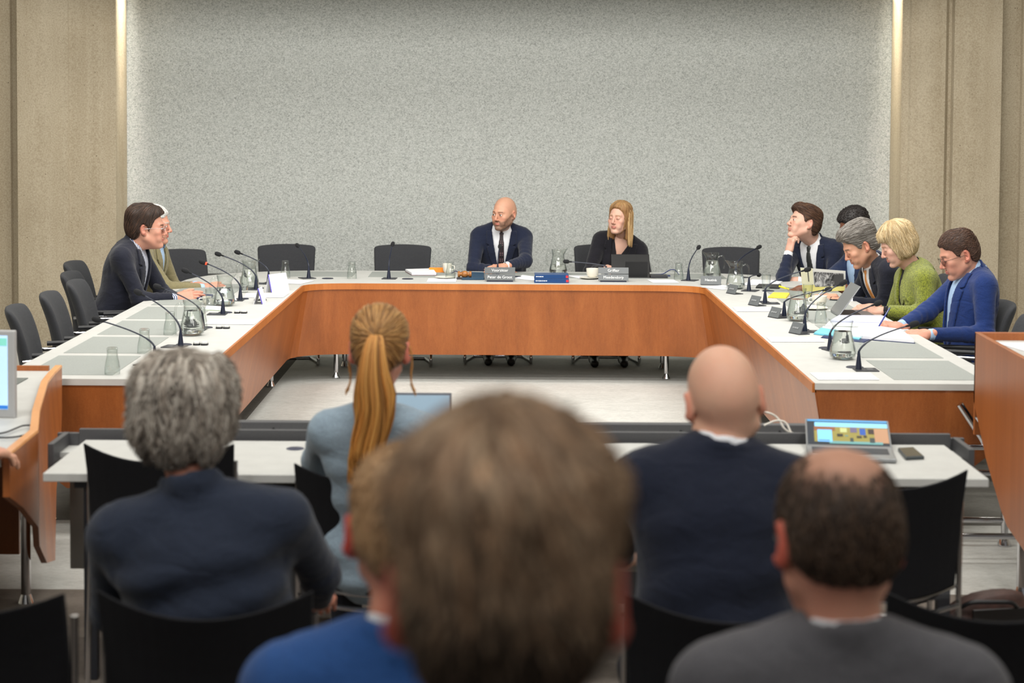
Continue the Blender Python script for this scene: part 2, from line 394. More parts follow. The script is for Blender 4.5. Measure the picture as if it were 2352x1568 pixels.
for x, y in ((-1.25,13.26),(1.22,13.30),(-1.24,13.85),(1.24,13.85),(-1.68,12.82),(1.68,12.85),(-2.2,12.8),(2.2,12.8),(-1.68,10.6),(1.68,10.6),(-2.2,10.6),(2.2,10.6),(-1.7,8.6),(1.7,8.6),(-2.2,8.6),(2.2,8.6)): leg(x, y)
# ---------------------------------------------------------------- meeting chairs
def make_meeting_chair(label):
    """faces -y in its own frame, origin on the floor"""
    t = empty('conference_chair', (0,0,0), 0, label, 'chair', 'upholstered conference chairs around the table')
    # backrest: rounded slab, slightly curved and reclined
    m = MB(); nu, nv = 20, 14; V = []; 
    for side in (0, 1):
        for j in range(nv+1):
            v = j/nv; z = .47+.435*v
            for i in range(nu+1):
                u = -1+2*i/nu; w = .215+.022*v
                edge = max(0, (abs(u)-.88)/.12); tp = max(0, (v-.88)/.12)
                zz = z-.014*abs(u)**2*v - (.010*edge**2 if v > .9 else 0)
                y = .22+.10*v*v-.05*(abs(u)**2.2) + (.028 if side else -.028)*(1-.55*edge**2)*(1-.5*tp**2)
                V.append((u*w, y, zz))
    n1 = (nu+1)*(nv+1); F = []
    for j in range(nv):
        for i in range(nu):
            a = j*(nu+1)+i; F += [(a, a+1, a+nu+2, a+nu+1), (n1+a+1, n1+a, n1+a+nu+1, n1+a+nu+2)]
    for j in range(nv):
        a = j*(nu+1); b = a+nu; F += [(a, a+nu+1, n1+a+nu+1, n1+a), (b+nu+1, b, n1+b, n1+b+nu+1)]
    for i in range(nu):
        F += [(i+1, i, n1+i, n1+i+1)]; a = nv*(nu+1)+i; F += [(a, a+1, n1+a+1, n1+a)]
    m.add(V, F); m.build('backrest', GREYF, t, smooth=True, subs=1)
    m = MB(); m.box((0,-.02,.44), (.47,.46,.07)); m.build('seat', GREYF, t, bevel=.03, seg=4)
    for s in (-1, 1):
        m = MB(); m.tube(path([(s*.26,.20,.62),(s*.26,-.22,.64),(s*.262,-.46,.02),(s*.262,-.30,.013),(s*.20,-.04,.013)], .07), .0125, 10)
        m.build('side_tube', CHROME, t, smooth=True)
        m = MB(); m.tube([(s*.262,.15,.655),(s*.262,-.17,.665)], .014, 10); m.build('armrest', BLACKP, t, smooth=True)
    m = MB(); m.tube([(-.20,-.04,.013),(.20,-.04,.013)], .0125, 10); m.tube([(-.26,-.10,.415),(.26,-.10,.415)], .0125, 10); m.build('cross_tube', CHROME, t, smooth=True)
    return t
# origin = seat centre; rz 0 faces the camera, pi/2 faces +x, -pi/2 faces -x
spots = [
 (-1.75, 14.27, .10, 'empty grey chair behind the table head, next to the left corner'),
 (-.83, 14.30, 0, 'empty grey chair left of the seated bearded chairman'),
 (1.83, 14.24, -.06, 'empty grey chair right of the blonde woman in black'),
 (-2.42, 13.72, .55, 'empty grey chair at the left rear corner beside the olive-jacket man'),
 (-2.44, 9.93, PI/2+.10, 'nearest empty chair on the left side, above the monitor'),
 (-2.44, 10.66, PI/2+.08, 'second nearest empty chair along the left side'),
 (-2.46, 11.40, PI/2+.05, 'empty chair overlapping the back of the navy-jacket man'),
 (-2.64, 11.98, PI/2+.02, 'chair under the navy-jacket man with glasses'),
 (-2.82, 12.80, PI/2-.03, 'chair under the white-haired man in olive, farthest along the left wall'),
 (2.66, 10.46, -PI/2, 'chair under the man in the bright blue suit'),
 (2.60, 9.72, -PI/2-.1, 'empty chair at the right frame edge behind the right lectern'),
 (-.045, 14.45, 0, 'chair under the bearded bald chairman'),
 (.81, 14.45, 0, 'chair under the blonde woman in the black blazer'),
 (2.52, 13.76, -PI/2+.75, 'chair under the young man resting his chin'),
 (2.74, 12.95, -PI/2+.2, 'chair under the man reading the newspaper'),
 (2.78, 12.12, -PI/2+.1, 'chair under the grey-haired man with orange tie'),
 (2.72, 11.32, -PI/2+.1, 'chair under the woman in the green jacket')]
ch0 = make_meeting_chair(spots[0][3]); ch0.location = (spots[0][0], spots[0][1], 0); ch0.rotation_euler = (0,0,spots[0][2])
for x, y, r, lb in spots[1:]: dup(ch0, (x,y,0), r, lb)
# ---------------------------------------------------------------- audience chairs (black shell, chrome frame)
def make_audience_chair(label):
    t = empty('audience_chair', (0,0,0), 0, label, 'chair', 'black audience chairs')
    m = MB(); nu, nv = 14, 8; V = []
    for side in (0, 1):
        for j in range(nv+1):
            v = j/nv
            for i in range(nu+1):
                u = -1+2*i/nu; z = .485+.335*v + .05*u*u*v - .0*u; w = .235+.02*v
                y = .24+.06*v-.075*u*u + (.008 if side else -.008) - .015*math.sin(v*PI)
                z0 = z - .035*(1-u*u)*(1-v)
                V.append((u*w, y, z0))
    n1 = (nu+1)*(nv+1); F = []
    for j in range(nv):
        for i in range(nu):
            a = j*(nu+1)+i; F += [(a, a+1, a+nu+2, a+nu+1), (n1+a+1, n1+a, n1+a+nu+1, n1+a+nu+2)]
    for j in range(nv):
        a = j*(nu+1); b = a+nu; F += [(a, a+nu+1, n1+a+nu+1, n1+a), (b+nu+1, b, n1+b, n1+b+nu+1)]
    for i in range(nu):
        F += [(i+1, i, n1+i, n1+i+1)]; a = nv*(nu+1)+i; F += [(a, a+1, n1+a+1, n1+a)]
    m.add(V, F); m.build('backrest', BLKF, t, smooth=False, bevel=.004)
    m = MB(); nu = 10; V = []
    for side in (0, 1):
        for j in range(9):
            for i in range(nu+1):
                u = -1+2*i/nu; v = j/8; wv = .225-.02*abs(v-.4)
                V.append((u*wv, -.22+.42*v, .455-.012*(1-u*u)-.02*math.cos(v*PI*.9)*(v<.3)-(.022 if side == 0 else 0)+.012*v))
    n1 = 9*(nu+1); F = []
    for j in range(8):
        for i in range(nu):
            a = j*(nu+1)+i; F += [(a+1, a, a+nu+1, a+nu+2), (n1+a, n1+a+1, n1+a+nu+2, n1+a+nu+1)]
        a = j*(nu+1); b = a+nu; F += [(a, n1+a, n1+a+nu+1, a+nu+1), (b+nu+1, n1+b+nu+1, n1+b, b)]
    for i in range(nu):
        F += [(i, i+1, n1+i+1, n1+i)]; a = 8*(nu+1)+i; F += [(a+1, a, n1+a, n1+a+1)]
    m.add(V, F); m.build('seat', plain('seat_pad', (52,53,56), .7, bump=.2, bscale=400), t, bevel=.004)
    arc = [(.238*u, .236-.075*u*u-.0, .478-.035*(1-u*u)) for u in np.linspace(-1, 1, 15)]
    m = MB(); m.tube(arc, .0065, 8); m.tube([(.238*u, .20+.03*(1-u*u), .425-.03*(1-u*u)) for u in np.linspace(-1, 1, 15)], .008, 8)
    for s in (-1, 1):
        m.tube([(s*.238,.161,.478),(s*.205,.0,.45),(s*.20,-.2,.44)], .0065, 8)
    m.build('seat_frame', CHROME, t, smooth=True)
    for s in (-1, 1):
        m = MB(); m.tube([(s*.25,.165,.80),(s*.248,.165,.45),(s*.25,.21,.0)], .0095, 8); m.build('leg', CHROME, t, smooth=True)
        m = MB(); m.tube([(s*.235,-.16,.445),(s*.25,-.24,.0)], .0095, 8); m.build('leg', CHROME, t, smooth=True)
    return t
# these face away from the camera (rz = pi)
asp = [
 (1.225, 5.86, PI, 'empty black chair at the right end of the white front desk'),
 (-1.165, 6.22, PI, 'empty black chair tucked at the left end of the white front desk'),
 (-.415, 5.90, PI, 'black chair under the ponytailed woman in light blue'),
 (-.70, 4.38, PI, 'black chair under the grey-haired man in the dark blue jacket'),
 (.545, 4.38, PI, 'black chair under the bald man in the navy suit'),
 (1.165, 4.40, PI, 'black chair at the bottom right corner behind the grey-suited man'),
 (-1.215, 4.40, PI-.25, 'black chair back at the bottom left corner of the picture'),
 (-.18, 2.85, PI, 'black chair under the man in the bright blue jacket'),
 (.54, 2.85, PI, 'black chair under the balding man in the grey suit')]
ac0 = make_audience_chair(asp[0][3]); ac0.location = (asp[0][0], asp[0][1], 0); ac0.rotation_euler = (0,0,asp[0][2])
for x, y, r, lb in asp[1:]: dup(ac0, (x,y,0), r, lb)
# ---------------------------------------------------------------- front desk
fd = empty('front_desk', (0,0,0), 0, 'long white press desk with black legs in front of the audience', 'desk')
m = MB(); m.box((.045,6.43,TZ-.014), (3.27,.63,.030)); m.build('desktop', WHITE, fd, bevel=.003)
m = MB(); m.box((.045,6.80,.735), (3.34,.022,.078)); m.build('back_screen', CHAR, fd, bevel=.002)
for s, x in ((-1,-1.675), (1,1.735)):
    m = MB(); m.box((x-s*.035,6.806,.722), (.14,.022,.07)); m.box((x,6.68,.71), (.022,.25,.10)); m.build('side_screen', CHAR, fd, bevel=.002)
    m = MB(); m.box((x-s*.07,6.72,.70), (.12,.14,.02)); m.build('cable_shelf', WHITE, fd)
m = MB(); m.box((.045,6.77,.45), (3.40,.016,.42)); m.build('modesty_panel', plain('warm_grey_panel', (128,124,116), .6), fd)
DM = plain('dark_steel', (38,40,46), .4)
for s, x in ((-1,-1.44), (1,1.545)):
    for y in (6.19, 6.68):
        m = MB(); m.box((x,y,.35), (.045,.045,.70)); m.build('leg', DM, fd, bevel=.003)
    m = MB(); m.box((x,6.43,.70), (.10,.56,.035)); m.build('support_bar', DM, fd)
    m = MB(); m.tube(path([(x,6.22,.50),(x-s*.0,6.30,.28),(x,6.66,.16)], .15), .016, 8); m.build('brace', DM, fd)
m = MB(); m.box((.045,6.17,.665), (3.0,.03,.055)); m.box((.045,6.66,.665), (3.0,.03,.055)); m.build('cross_beam', DM, fd)
g = G(678,1031)
m = MB(); m.lathe([(.001,.0035),(.028,.0035),(.033,.002),(.033,0)], 24); o = m.build('cable_grommet', plain('grommet', (30,36,66), .35), fd, loc=(g[0],g[1],TZ+.001))
m = MB(); m.lathe([(.001,.005),(.005,.005),(.005,.003)], 12); m.build('grommet_pin', CHROME, o)
# low equipment console behind the desk
cs = empty('equipment_console', (0,0,0), 0, 'long charcoal console rail standing behind the white front desk', 'console')
m = MB(); m.box((.10,7.20,.70), (2.62,.05,.075)); m.build('rail', CHAR, cs, bevel=.003)
m = MB(); m.box((.10,7.08,.668), (2.62,.18,.014)); m.build('shelf', WHITE, cs)
m = MB(); m.box((.10,7.19,.33), (2.5,.02,.66)); m.build('front_panel', CHAR, cs)
for x in (-.93,-.1,.34,.72,1.12):
    m = MB(); m.lathe([(.001,.003),(.005,.003),(.005,0)], 10); 
    o = m.build('screw', BLACKP, cs, loc=(x,7.174,.71)); o.rotation_euler = (PI/2,0,0)
# ---------------------------------------------------------------- wooden lecterns
def panel(name, pts, n, th, mat, parent, bevel=.004):
    """flat panel from 3-D corner points with thickness along n"""
    k = len(pts); n = Vector(n)*th; V = [tuple(p) for p in pts]+[tuple(Vector(p)+n) for p in pts]
    F = [tuple(range(k)), tuple(range(k, 2*k))[::-1]]+[(i, i+k, (i+1)%k+k, (i+1)%k) for i in range(k)]
    m = MB(); m.add(V, F); me = m.build(name, mat, parent, bevel=bevel); return me
ll = empty('speaker_desk', (-1.9,7.2,0), 0, 'wooden speaker desk with white top at the left frame edge', 'desk')
def lp(px, py, z): g = G(px, py, z); return g
P_ = lambda x, y, z: (x+1.9, y-7.2, z)
zt = .81
side = [P_(-2.09,8.22,zt), P_(-2.065,7.95,zt), P_(-1.985,7.73,zt), P_(-1.83,7.0,zt), P_(-1.72,6.55,zt), P_(-1.72,6.10,zt)]
def plan(y): return float(np.interp(y, [6.1,6.55,7.0,7.73,7.98,8.22], [-1.70,-1.72,-1.83,-1.985,-2.02,-2.045]))
ys = [8.22,8.0,7.73,7.3,7.0,6.75,6.55,6.3,6.1]
ldx = {8.22:.0, 8.0:.025, 7.73:.035, 7.3:.045, 7.0:.025, 6.75:.0, 6.55:0, 6.3:0, 6.1:0}
lowz = {8.22:.60, 8.0:.48, 7.73:.34, 7.3:.135, 7.0:.20, 6.75:.33, 6.55:.45, 6.3:.58, 6.1:.66}
V = []; F = []
for th in (0, .024):
    for y in ys: V += [P_(plan(y)-th, y, zt), P_(plan(y)-th+ldx[y], y, lowz[y])]
n = len(ys)
for i in range(n-1):
    a = 2*i; F += [(a, a+1, a+3, a+2), (2*n+a+2, 2*n+a+3, 2*n+a+1, 2*n+a), (a, a+2, 2*n+a+2, 2*n+a), (a+3, a+1, 2*n+a+1, 2*n+a+3)]
F += [(1,0,2*n,2*n+1), (2*n-2,2*n-1,4*n-1,4*n-2)]
m = MB(); m.add(V, F); m.build('side_panel', WOOD, ll)
m = MB(); Pp = [(plan(y), y) for y in ys]; Q = [(plan(y)-.030, y) for y in ys]
V = [P_(x,y,zt+.003) for x,y in Pp]+[P_(x,y,zt+.003) for x,y in Q]+[P_(x+.002,y,zt-.006) for x,y in Pp]
F = [(i, n+i, n+i+1, i+1) for i in range(n-1)]+[(2*n+i, i, i+1, 2*n+i+1) for i in range(n-1)]
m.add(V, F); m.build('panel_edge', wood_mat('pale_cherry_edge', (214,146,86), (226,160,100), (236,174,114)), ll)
m = MB(); Q = [(plan(y)-.030, y) for y in ys]; m.prism([(x+1.9, y-7.2) for x, y in Q]+[(-3.2+1.9,6.1-7.2),(-3.2+1.9,8.2-7.2)], zt-.045, zt-.02); m.build('desktop', WHITE, ll)
m = MB(); m.box(P_(-2.66,8.20,.62), (1.12,.022,.385)); m.build('front_panel', WOOD, ll)
m = MB(); m.box(P_(-2.62,7.15,zt-.0175), (.98,1.6,.003)); m.build('desk_mat', plain('dark_mat', (104,108,104), .8), ll)
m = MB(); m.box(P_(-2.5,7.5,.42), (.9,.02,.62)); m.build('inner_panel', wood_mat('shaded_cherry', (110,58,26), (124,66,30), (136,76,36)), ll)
for x, y in ((-1.93,7.15),(-2.9,7.15),(-2.9,8.0)):
    m = MB(); m.tube([P_(x,y,.03),P_(x,y,.76)], .02, 12); m.lathe([(.001,0),(.032,0),(.018,.04)], 12, P_(x,y,0)); m.build('leg', CHROME, ll, smooth=True)
m = MB(); m.tube(path([P_(-1.86,6.4,.60),P_(-1.92,6.25,.10),P_(-1.95,6.2,.0)], .05), .014, 10); m.build('stand_tube', CHROME, ll, smooth=True)
rl = empty('lectern', (2.1,7.5,0), 0, 'tall wooden lectern at the right frame edge holding papers', 'lectern')
Q_ = lambda x, y, z: (x-2.1, y-7.5, z)
zt = 1.03; ys = [7.92,7.7,7.45,7.36,7.1,6.8,6.5]; lowz = [.72,.50,.33,.285,.24,.24,.30]
V = []; n = len(ys)
xp = lambda y: 2.10+.0*(7.9-y)
for th in (0, .022):
    for y, lz in zip(ys, lowz): V += [Q_(xp(y)+th, y, zt-.02*(7.92-y)), Q_(xp(y)+th, y, lz)]
F = []
for i in range(n-1):
    a = 2*i; F += [(a, a+2, a+3, a+1), (2*n+a, 2*n+a+1, 2*n+a+3, 2*n+a+2), (a, 2*n+a, 2*n+a+2, a+2), (a+1, a+3, 2*n+a+3, 2*n+a+1)]
F += [(0,1,2*n+1,2*n), (2*n-1,2*n-2,4*n-2,4*n-1)]
m = MB(); m.add(V, F); m.build('side_panel', WOOD, rl, bevel=.003)
m = MB(); m.box(Q_(2.65,7.91,.80), (1.10,.022,.46)); m.build('front_panel', WOOD, rl, bevel=.003)
m = MB(); m.box(Q_(2.66,7.30,.985), (1.06,1.2,.02)); m.build('reading_top', WHITE, rl)
for x, y in ((2.165,7.34),(2.9,7.34)):
    m = MB(); m.tube([Q_(x,y,.04),Q_(x,y,.96)], .026, 14); m.lathe([(.001,0),(.038,0),(.038,.006),(.022,.05)], 14, Q_(x,y,0)); m.build('leg', CHROME, rl, smooth=True)
m = MB(); m.prism([(2.24-2.1,7.35-7.5),(2.50-2.1,7.35-7.5),(2.50-2.1,7.80-7.5),(2.16-2.1,7.80-7.5)], .996, .999); o = m.build('lecture_notes', PAPER); tag(o, 'white sheet of notes lying on the right lectern', 'paper'); o.location = (2.1,7.5,0)
# chrome coat of rails behind the lectern: bar stool frame
bs = empty('bar_stool', (2.33,8.0,0), 0, 'chrome frame of a tall stool behind the right lectern', 'stool')
for dx, dy in ((-.0,.20),(.36,.20),(.0,-.12),(.36,-.12)):
    m = MB(); m.tube(path([(dx+(-.22 if dx < .2 else .0),dy,.66),(dx-.02,dy,.36),(dx,dy,.30),(dx,dy,.04)], .08), .017, 12); m.lathe([(.001,0),(.032,0),(.032,.008),(.016,.05)], 12, (dx,dy,0)); m.build('leg', CHROME, bs, smooth=True)
for z, y in ((.12,.20),(.34,.20),(.46,.20),(.12,-.12)):
    m = MB(); m.tube([(-.35,y,z),(.5,y,z)], .014, 10); m.build('foot_rail', CHROME, bs, smooth=True)
m = MB(); m.box((.1,.1,.67), (.42,.42,.05)); m.build('seat', BLKF, bs, bevel=.02)
# ---------------------------------------------------------------- microphones
STEM = plain('mic_stem', (20,28,48), .35); FOAM = plain('mic_foam', (26,27,30), .95, bump=.6, bscale=600); BASE = plain('mic_base', (46,48,54), .5)
LED = plain('red_led', (255,60,30), .5, em=2.5)
def mic(base, tip, label, led=False, sag=.10, rot=0):
    bx, by, bz = base[0], base[1], TZ; t = empty('gooseneck_microphone', (bx,by,bz), 0, label, 'microphone', 'gooseneck microphones on the conference table')
    d = Vector((tip[0]-bx, tip[1]-by, tip[2]-bz)); h = Vector((d.x, d.y, 0)); hd = h.normalized() if h.length > .02 else Vector((0,1,0))
    # base plate towards the seat and flat dark disc next to it
    m = MB(); c, s = hd.x, hd.y
    m.box((hd.x*.035,hd.y*.035,.003), (.115,.105,.005), math.atan2(hd.y, hd.x)); m.build('base_plate', BASE, t, bevel=.001)
    m = MB(); m.box((hd.x*.055,hd.y*.055,.0062), (.03,.05,.001), math.atan2(hd.y, hd.x)); m.build('button', plain('mic_button', (92,94,98), .4), t)
    q = Vector((-.0, .095, 0)) if abs(hd.x) > .6 else Vector((.14, .02, 0))
    m = MB(); m.lathe([(.001,.006),(.040,.0045),(.044,.001),(.044,0)], 24, tuple(q)); m.build('cable_cap', plain('cap_blue_black', (28,33,52), .5), t)
    m = MB(); m.lathe([(.0165,.004),(.015,.02),(.008,.075),(.0055,.095)], 14); m.build('stem_foot', STEM, t, smooth=True)
    L = d.length
    c1 = Vector((hd.x*.0,hd.y*.0,.09)); c2 = Vector((hd.x*h.length*.06, hd.y*h.length*.06, .09+.45*max(d.z-.09, .05))); 
    dirv = (d-c2).normalized(); end = d-dirv*.045
    pts = bez(c1, c2, end, 14)
    m = MB(); m.tube(pts, [.0052]*5+[.0038]*(len(pts)-5), 8); m.build('gooseneck', STEM, t, smooth=True)
    q = dirv.to_track_quat('Z','Y').to_matrix()
    m = MB(); prof = [(.0005,-.022),(.0045,-.022),(.006,-.012),(.006,.0),(.0125,.004),(.0155,.014),(.0155,.030),(.013,.041),(.007,.047),(.0005,.048)]
    def fn(x,y,z,th,j): p = q @ Vector((x,y,z)); return (p.x,p.y,p.z)
    m.lathe(prof, 14, tuple(end), 0, fn); m.build('windscreen', FOAM, t, smooth=True)
    if led:
        m = MB(); m.lathe([(.0085,-.008),(.0095,-.006),(.0095,.002),(.0085,.004)], 14, tuple(end), 0, fn); tag(m.build('light_ring', LED, t, smooth=True), 'glowing red ring')
    return t
def tipD(px, py, Y): return D(px, py, Y)
MICS = [ # base px, tip px, dY of the tip, label
 ((355,838),(213,731),.10,'nearest gooseneck microphone on the left table arm',0),
 ((415,797),(309,667),.05,'second microphone from the left arm end, stem beside the large jug',0),
 ((465,757),(353,655),.0,'microphone half hidden behind the glass jug before the navy-jacket man',0),
 ((512,722),(418,618),.0,'microphone right in front of the clasped hands of the navy-jacket man',0),
 ((552,690),(458,599),.0,'microphone with a glowing red ring',1),
 ((588,665),(494,581),.0,'microphone behind the white folded card on the left arm',0),
 ((617,652),(539,577),.05,'microphone at the left inner corner leaning over the glass jug',0),
 ((709,640),(681,561),.25,'microphone in front of the left empty chair at the table head',0),
 ((893,641),(903,557),.22,'microphone in front of the empty chair left of the chairman',0),
 ((1143,636),(1149,562),.16,'microphone rising behind the two-line sign before the bearded man',0),
 ((1392,640),(1294,600),.05,'microphone bent low to the left beside the blonde woman',0),
 ((1581,645),(1607,565),.22,'microphone left of the empty chair on the right side of the head table',0),
 ((1690,638),(1748,565),.16,'microphone in front of the right empty chair behind the jug',0),
 ((1720,669),(1745,631),.25,'short upright microphone nearest the young man resting his chin',0),
 ((1757,697),(1862,617),.0,'microphone crossing in front of the open newspaper',0),
 ((1801,727),(1910,663),.1,'microphone bending behind the jug toward the orange-tie man',0),
 ((1848,762),(1945,645),.0,'microphone rising in front of the laptop on the right arm',0),
 ((1906,805),(2025,693),.1,'microphone behind the nearest right jug, pointing to the green jacket',0),
 ((1972,850),(2110,741),.0,'nearest gooseneck microphone on the right table arm',0)]
for b, tp, dy, lb, ld in MICS:
    g = G(*b); mic(g, D(tp[0], tp[1], g[1]+dy), lb, bool(ld))
# ---------------------------------------------------------------- jugs and glasses
GL = glass_mat(); WA = water_mat()
def jug_mesh():
    prof = [(.001,.004),(.052,.004),(.066,.012),(.070,.030),(.066,.055),(.056,.095),(.049,.130),(.046,.150),(.049,.172),(.0528,.190),(.0522,.1925)]
    inn = [(r-.0035 if r > .01 else .001, z+(.004 if z < .02 else 0)) for r, z in prof][::-1]
    n = len(prof)
    def fn(x,y,z,th,j):
        if z > .155:
            k = (z-.155)/.037; w = max(0, math.cos(th))**6; x += .026*w*k; z += .008*w*k
        return x, y, z
    m = MB(); m.lathe(prof+inn, 36, (0,0,0), 0, fn); return m, prof
JM, JP = jug_mesh()
def make_jug(label, water=.115):
    t = empty('water_jug', (0,0,0), 0, label, 'jug', 'glass water jugs on the conference table')
    m = MB(); m.v = list(JM.v); m.f = list(JM.f); m.mi = list(JM.mi); m.build('glass_body', GL, t, smooth=True)
    m = MB(); m.tube(path([(-.045,0,.158),(-.075,0,.175),(-.095,0,.155),(-.095,0,.095),(-.088,0,.075)], .03), .0065, 10); m.build('handle', GL, t, smooth=True)
    P = [(max(r-.0037,.001), z+(.0042 if z < .02 else 0)) for r, z in JP if z < water]; rr = np.interp(water, [z for r, z in JP], [r for r, z in JP])-.0037
    m = MB(); m.lathe(P+[(rr, water),(.001, water)], 36); m.build('water', WA, t, smooth=False)
    return t
JUGS = [((440,771),.12,PI*.0,'large glass jug nearest on the left arm, between two microphones'),
 ((515,703),.10,PI*.0,'glass jug before the hands of the two men on the left'),
 ((572,663),.12,.5,'glass jug at the left inner corner with water and slim spout'),
 ((1282,632),.07,.3,'glass jug behind the two dark blue books'),
 ((1636,641),.12,PI,'glass jug behind the small sign, before the right empty chair'),
 ((1690,664),.085,PI,'glass jug with spout to the left at the right inner corner'),
 ((1833,738),.115,PI*.95,'glass jug in front of the cup on the right arm'),
 ((1937,826),.125,PI*.95,'large glass jug nearest on the right arm')]
for px, w, rz, lb in JUGS:
    g = G(*px); t = make_jug(lb, w*1.12); t.location = (g[0], g[1]+.02, TZ+.002); t.rotation_euler = (0,0,rz)
    t.scale = (.98, .98, 1.02)
def make_tumbler(label, cat='drinking glass'):
    """flared carafe-shaped glass standing upside down"""
    t = empty('drinking_glass', (0,0,0), 0, label, 'glass', 'drinking glasses on the conference table')
    prof = [(.036,0),(.037,.006),(.036,.035),(.032,.060),(.0265,.082),(.0255,.105),(.0265,.122),(.022,.127),(.001,.127)]
    inn = [(.001,.119),(.020,.119),(.0235,.112),(.0225,.100),(.0240,.082),(.0295,.060),(.0335,.035),(.0345,.006),(.0335,0)]
    m = MB(); m.lathe(prof+inn+[prof[0]], 28); o = m.build('glass_body', GL, t, smooth=True); return t
def make_upright(label, fill=0):
    t = empty('drinking_glass', (0,0,0), 0, label, 'glass', 'drinking glasses on the conference table')
    prof = [(.001,0),(.024,0),(.026,.01),(.030,.05),(.034,.110)]; inn = [(.032,.110),(.028,.05),(.024,.014),(.001,.012)]
    m = MB(); m.lathe(prof+inn, 28); m.build('glass_body', GL, t, smooth=True)
    if fill:
        m = MB(); m.lathe([(.001,.0125),(.0235,.0145),(.0235+.009*fill/.11,fill),(.001,fill)], 28); m.build('water', WA, t)
    return t
for px, lb in (((257,860),'upturned glass nearest the camera on the left arm'),((331,812),'second upturned glass on the left arm'),
   ((390,769),'upturned glass left of the large jug before the navy-jacket man'),((461,757),'upturned glass just behind the large left jug'),
   ((655,638),'upturned glass in front of the leftmost empty chair at the head'),((808,640),'upturned glass between the two empty chairs at the head'),
   ((1034,641),'upturned glass behind the wooden gavel'),((1559,643),'upturned glass between blonde woman and right empty chair'),
   ((1886,744),'upturned glass left of the open laptop on the right arm')):
    g = G(*px); t = make_tumbler(lb); t.location = (g[0], g[1]+.01, TZ+.002)
for px, lb, f in (((483,704),'glass beside the jug, near the clasped hands',.05),((561,672),'half filled upright glass behind the red-ring microphone',.045),
   ((1760,667),'small upright glass with water before the chin-resting man',.02),((1856,691),'upright glass between newspaper and jug',.06)):
    g = G(*px); t = make_upright(lb, f); t.location = (g[0], g[1]+.01, TZ+.002)
# ---------------------------------------------------------------- signs
SIGN = plain('sign_grey', (92,96,98), .55, noise=.04, nscale=200); SIGN2 = plain('sign_grey_light', (104,108,110), .4); WTX = plain('white_lettering', (235,236,236), .6, em=.0)
def sign_big(px0, px1, l1, l2, label, mat):
    a = G(px0[0], px0[1]); b = G(px1[0], px1[1]); w = b[0]-a[0]; cx = (a[0]+b[0])/2; cy = (a[1]+b[1])/2
    t = empty('name_sign', (cx,cy,TZ), 0, label, 'sign', 'grey name signs on the table')
    m = MB(); m.box((0,.035,.004), (w*.86,.08,.008)); m.build('foot', plain('sign_foot', (22,28,50), .5), t)
    rx = Matrix.Rotation(-.18, 3, 'X')
    for k, (z, tx) in enumerate(((.083, l1), (.033, l2))):
        m = MB(); m.box((0,.0+.18*(z-.0),z), (w,.006,.047), M=rx); o = m.build('name_plate', mat, t, bevel=.0008)
        text_mesh('lettering', tx, .029, WTX, o, (0,.18*z-.0045,z+.001), (PI/2-.18,0,0))
    return t
sign_big((1113,647),(1183,647),'Voorzitter','Peter de Groot','two-line grey sign reading Voorzitter in front of the bearded man', SIGN)
sign_big((1374,647),(1444,648),'Griffier','Meedendorp','two-line grey sign reading Griffier in front of the blonde woman', SIGN2)
def sign_small(px, rz, txt, label, w=.15):
    g = G(*px); t = empty('name_sign', (g[0],g[1],TZ), rz, label, 'sign', 'grey name signs on the table')
    m = MB(); m.box((0,.04,.003), (w*.95,.075,.004)); m.build('foot', BASE, t)
    M = Matrix.Rotation(-.45, 3, 'X')
    m = MB(); m.box((0,.022,.034), (w,.005,.066), M=M); o = m.build('name_plate', SIGN, t, bevel=.0008)
    if txt: text_mesh('lettering', txt, .027, WTX, o, (0,.0185,.036), (PI/2-.45,0,0))
    else:
        m = MB(); x = -.03
        for q in (.010,.007,.012,.008,.011): m.box((x+q/2,.0165,.036), (q*.75,.001,.009), M=M); x += q+.002
        m.build('faint_lettering', plain('worn_lettering', (150,153,155), .6), o)
    return t
sign_small((1632,655), -.22, 'Heutink', 'small grey sign before the right jug at the head table')
for px, lb, tx in (((1676,675),'small tilted grey sign farthest along the right arm, at the inner corner',None),((1727,702),'small tilted grey sign by the second right-arm microphone',None),
   ((1773,730),'small tilted grey sign above the middle sheet on the right arm',None),((1822,767),'small tilted grey sign nearest the camera on the right arm',None)):
    sign_small(px, -PI/2*.72, tx, lb, .11)
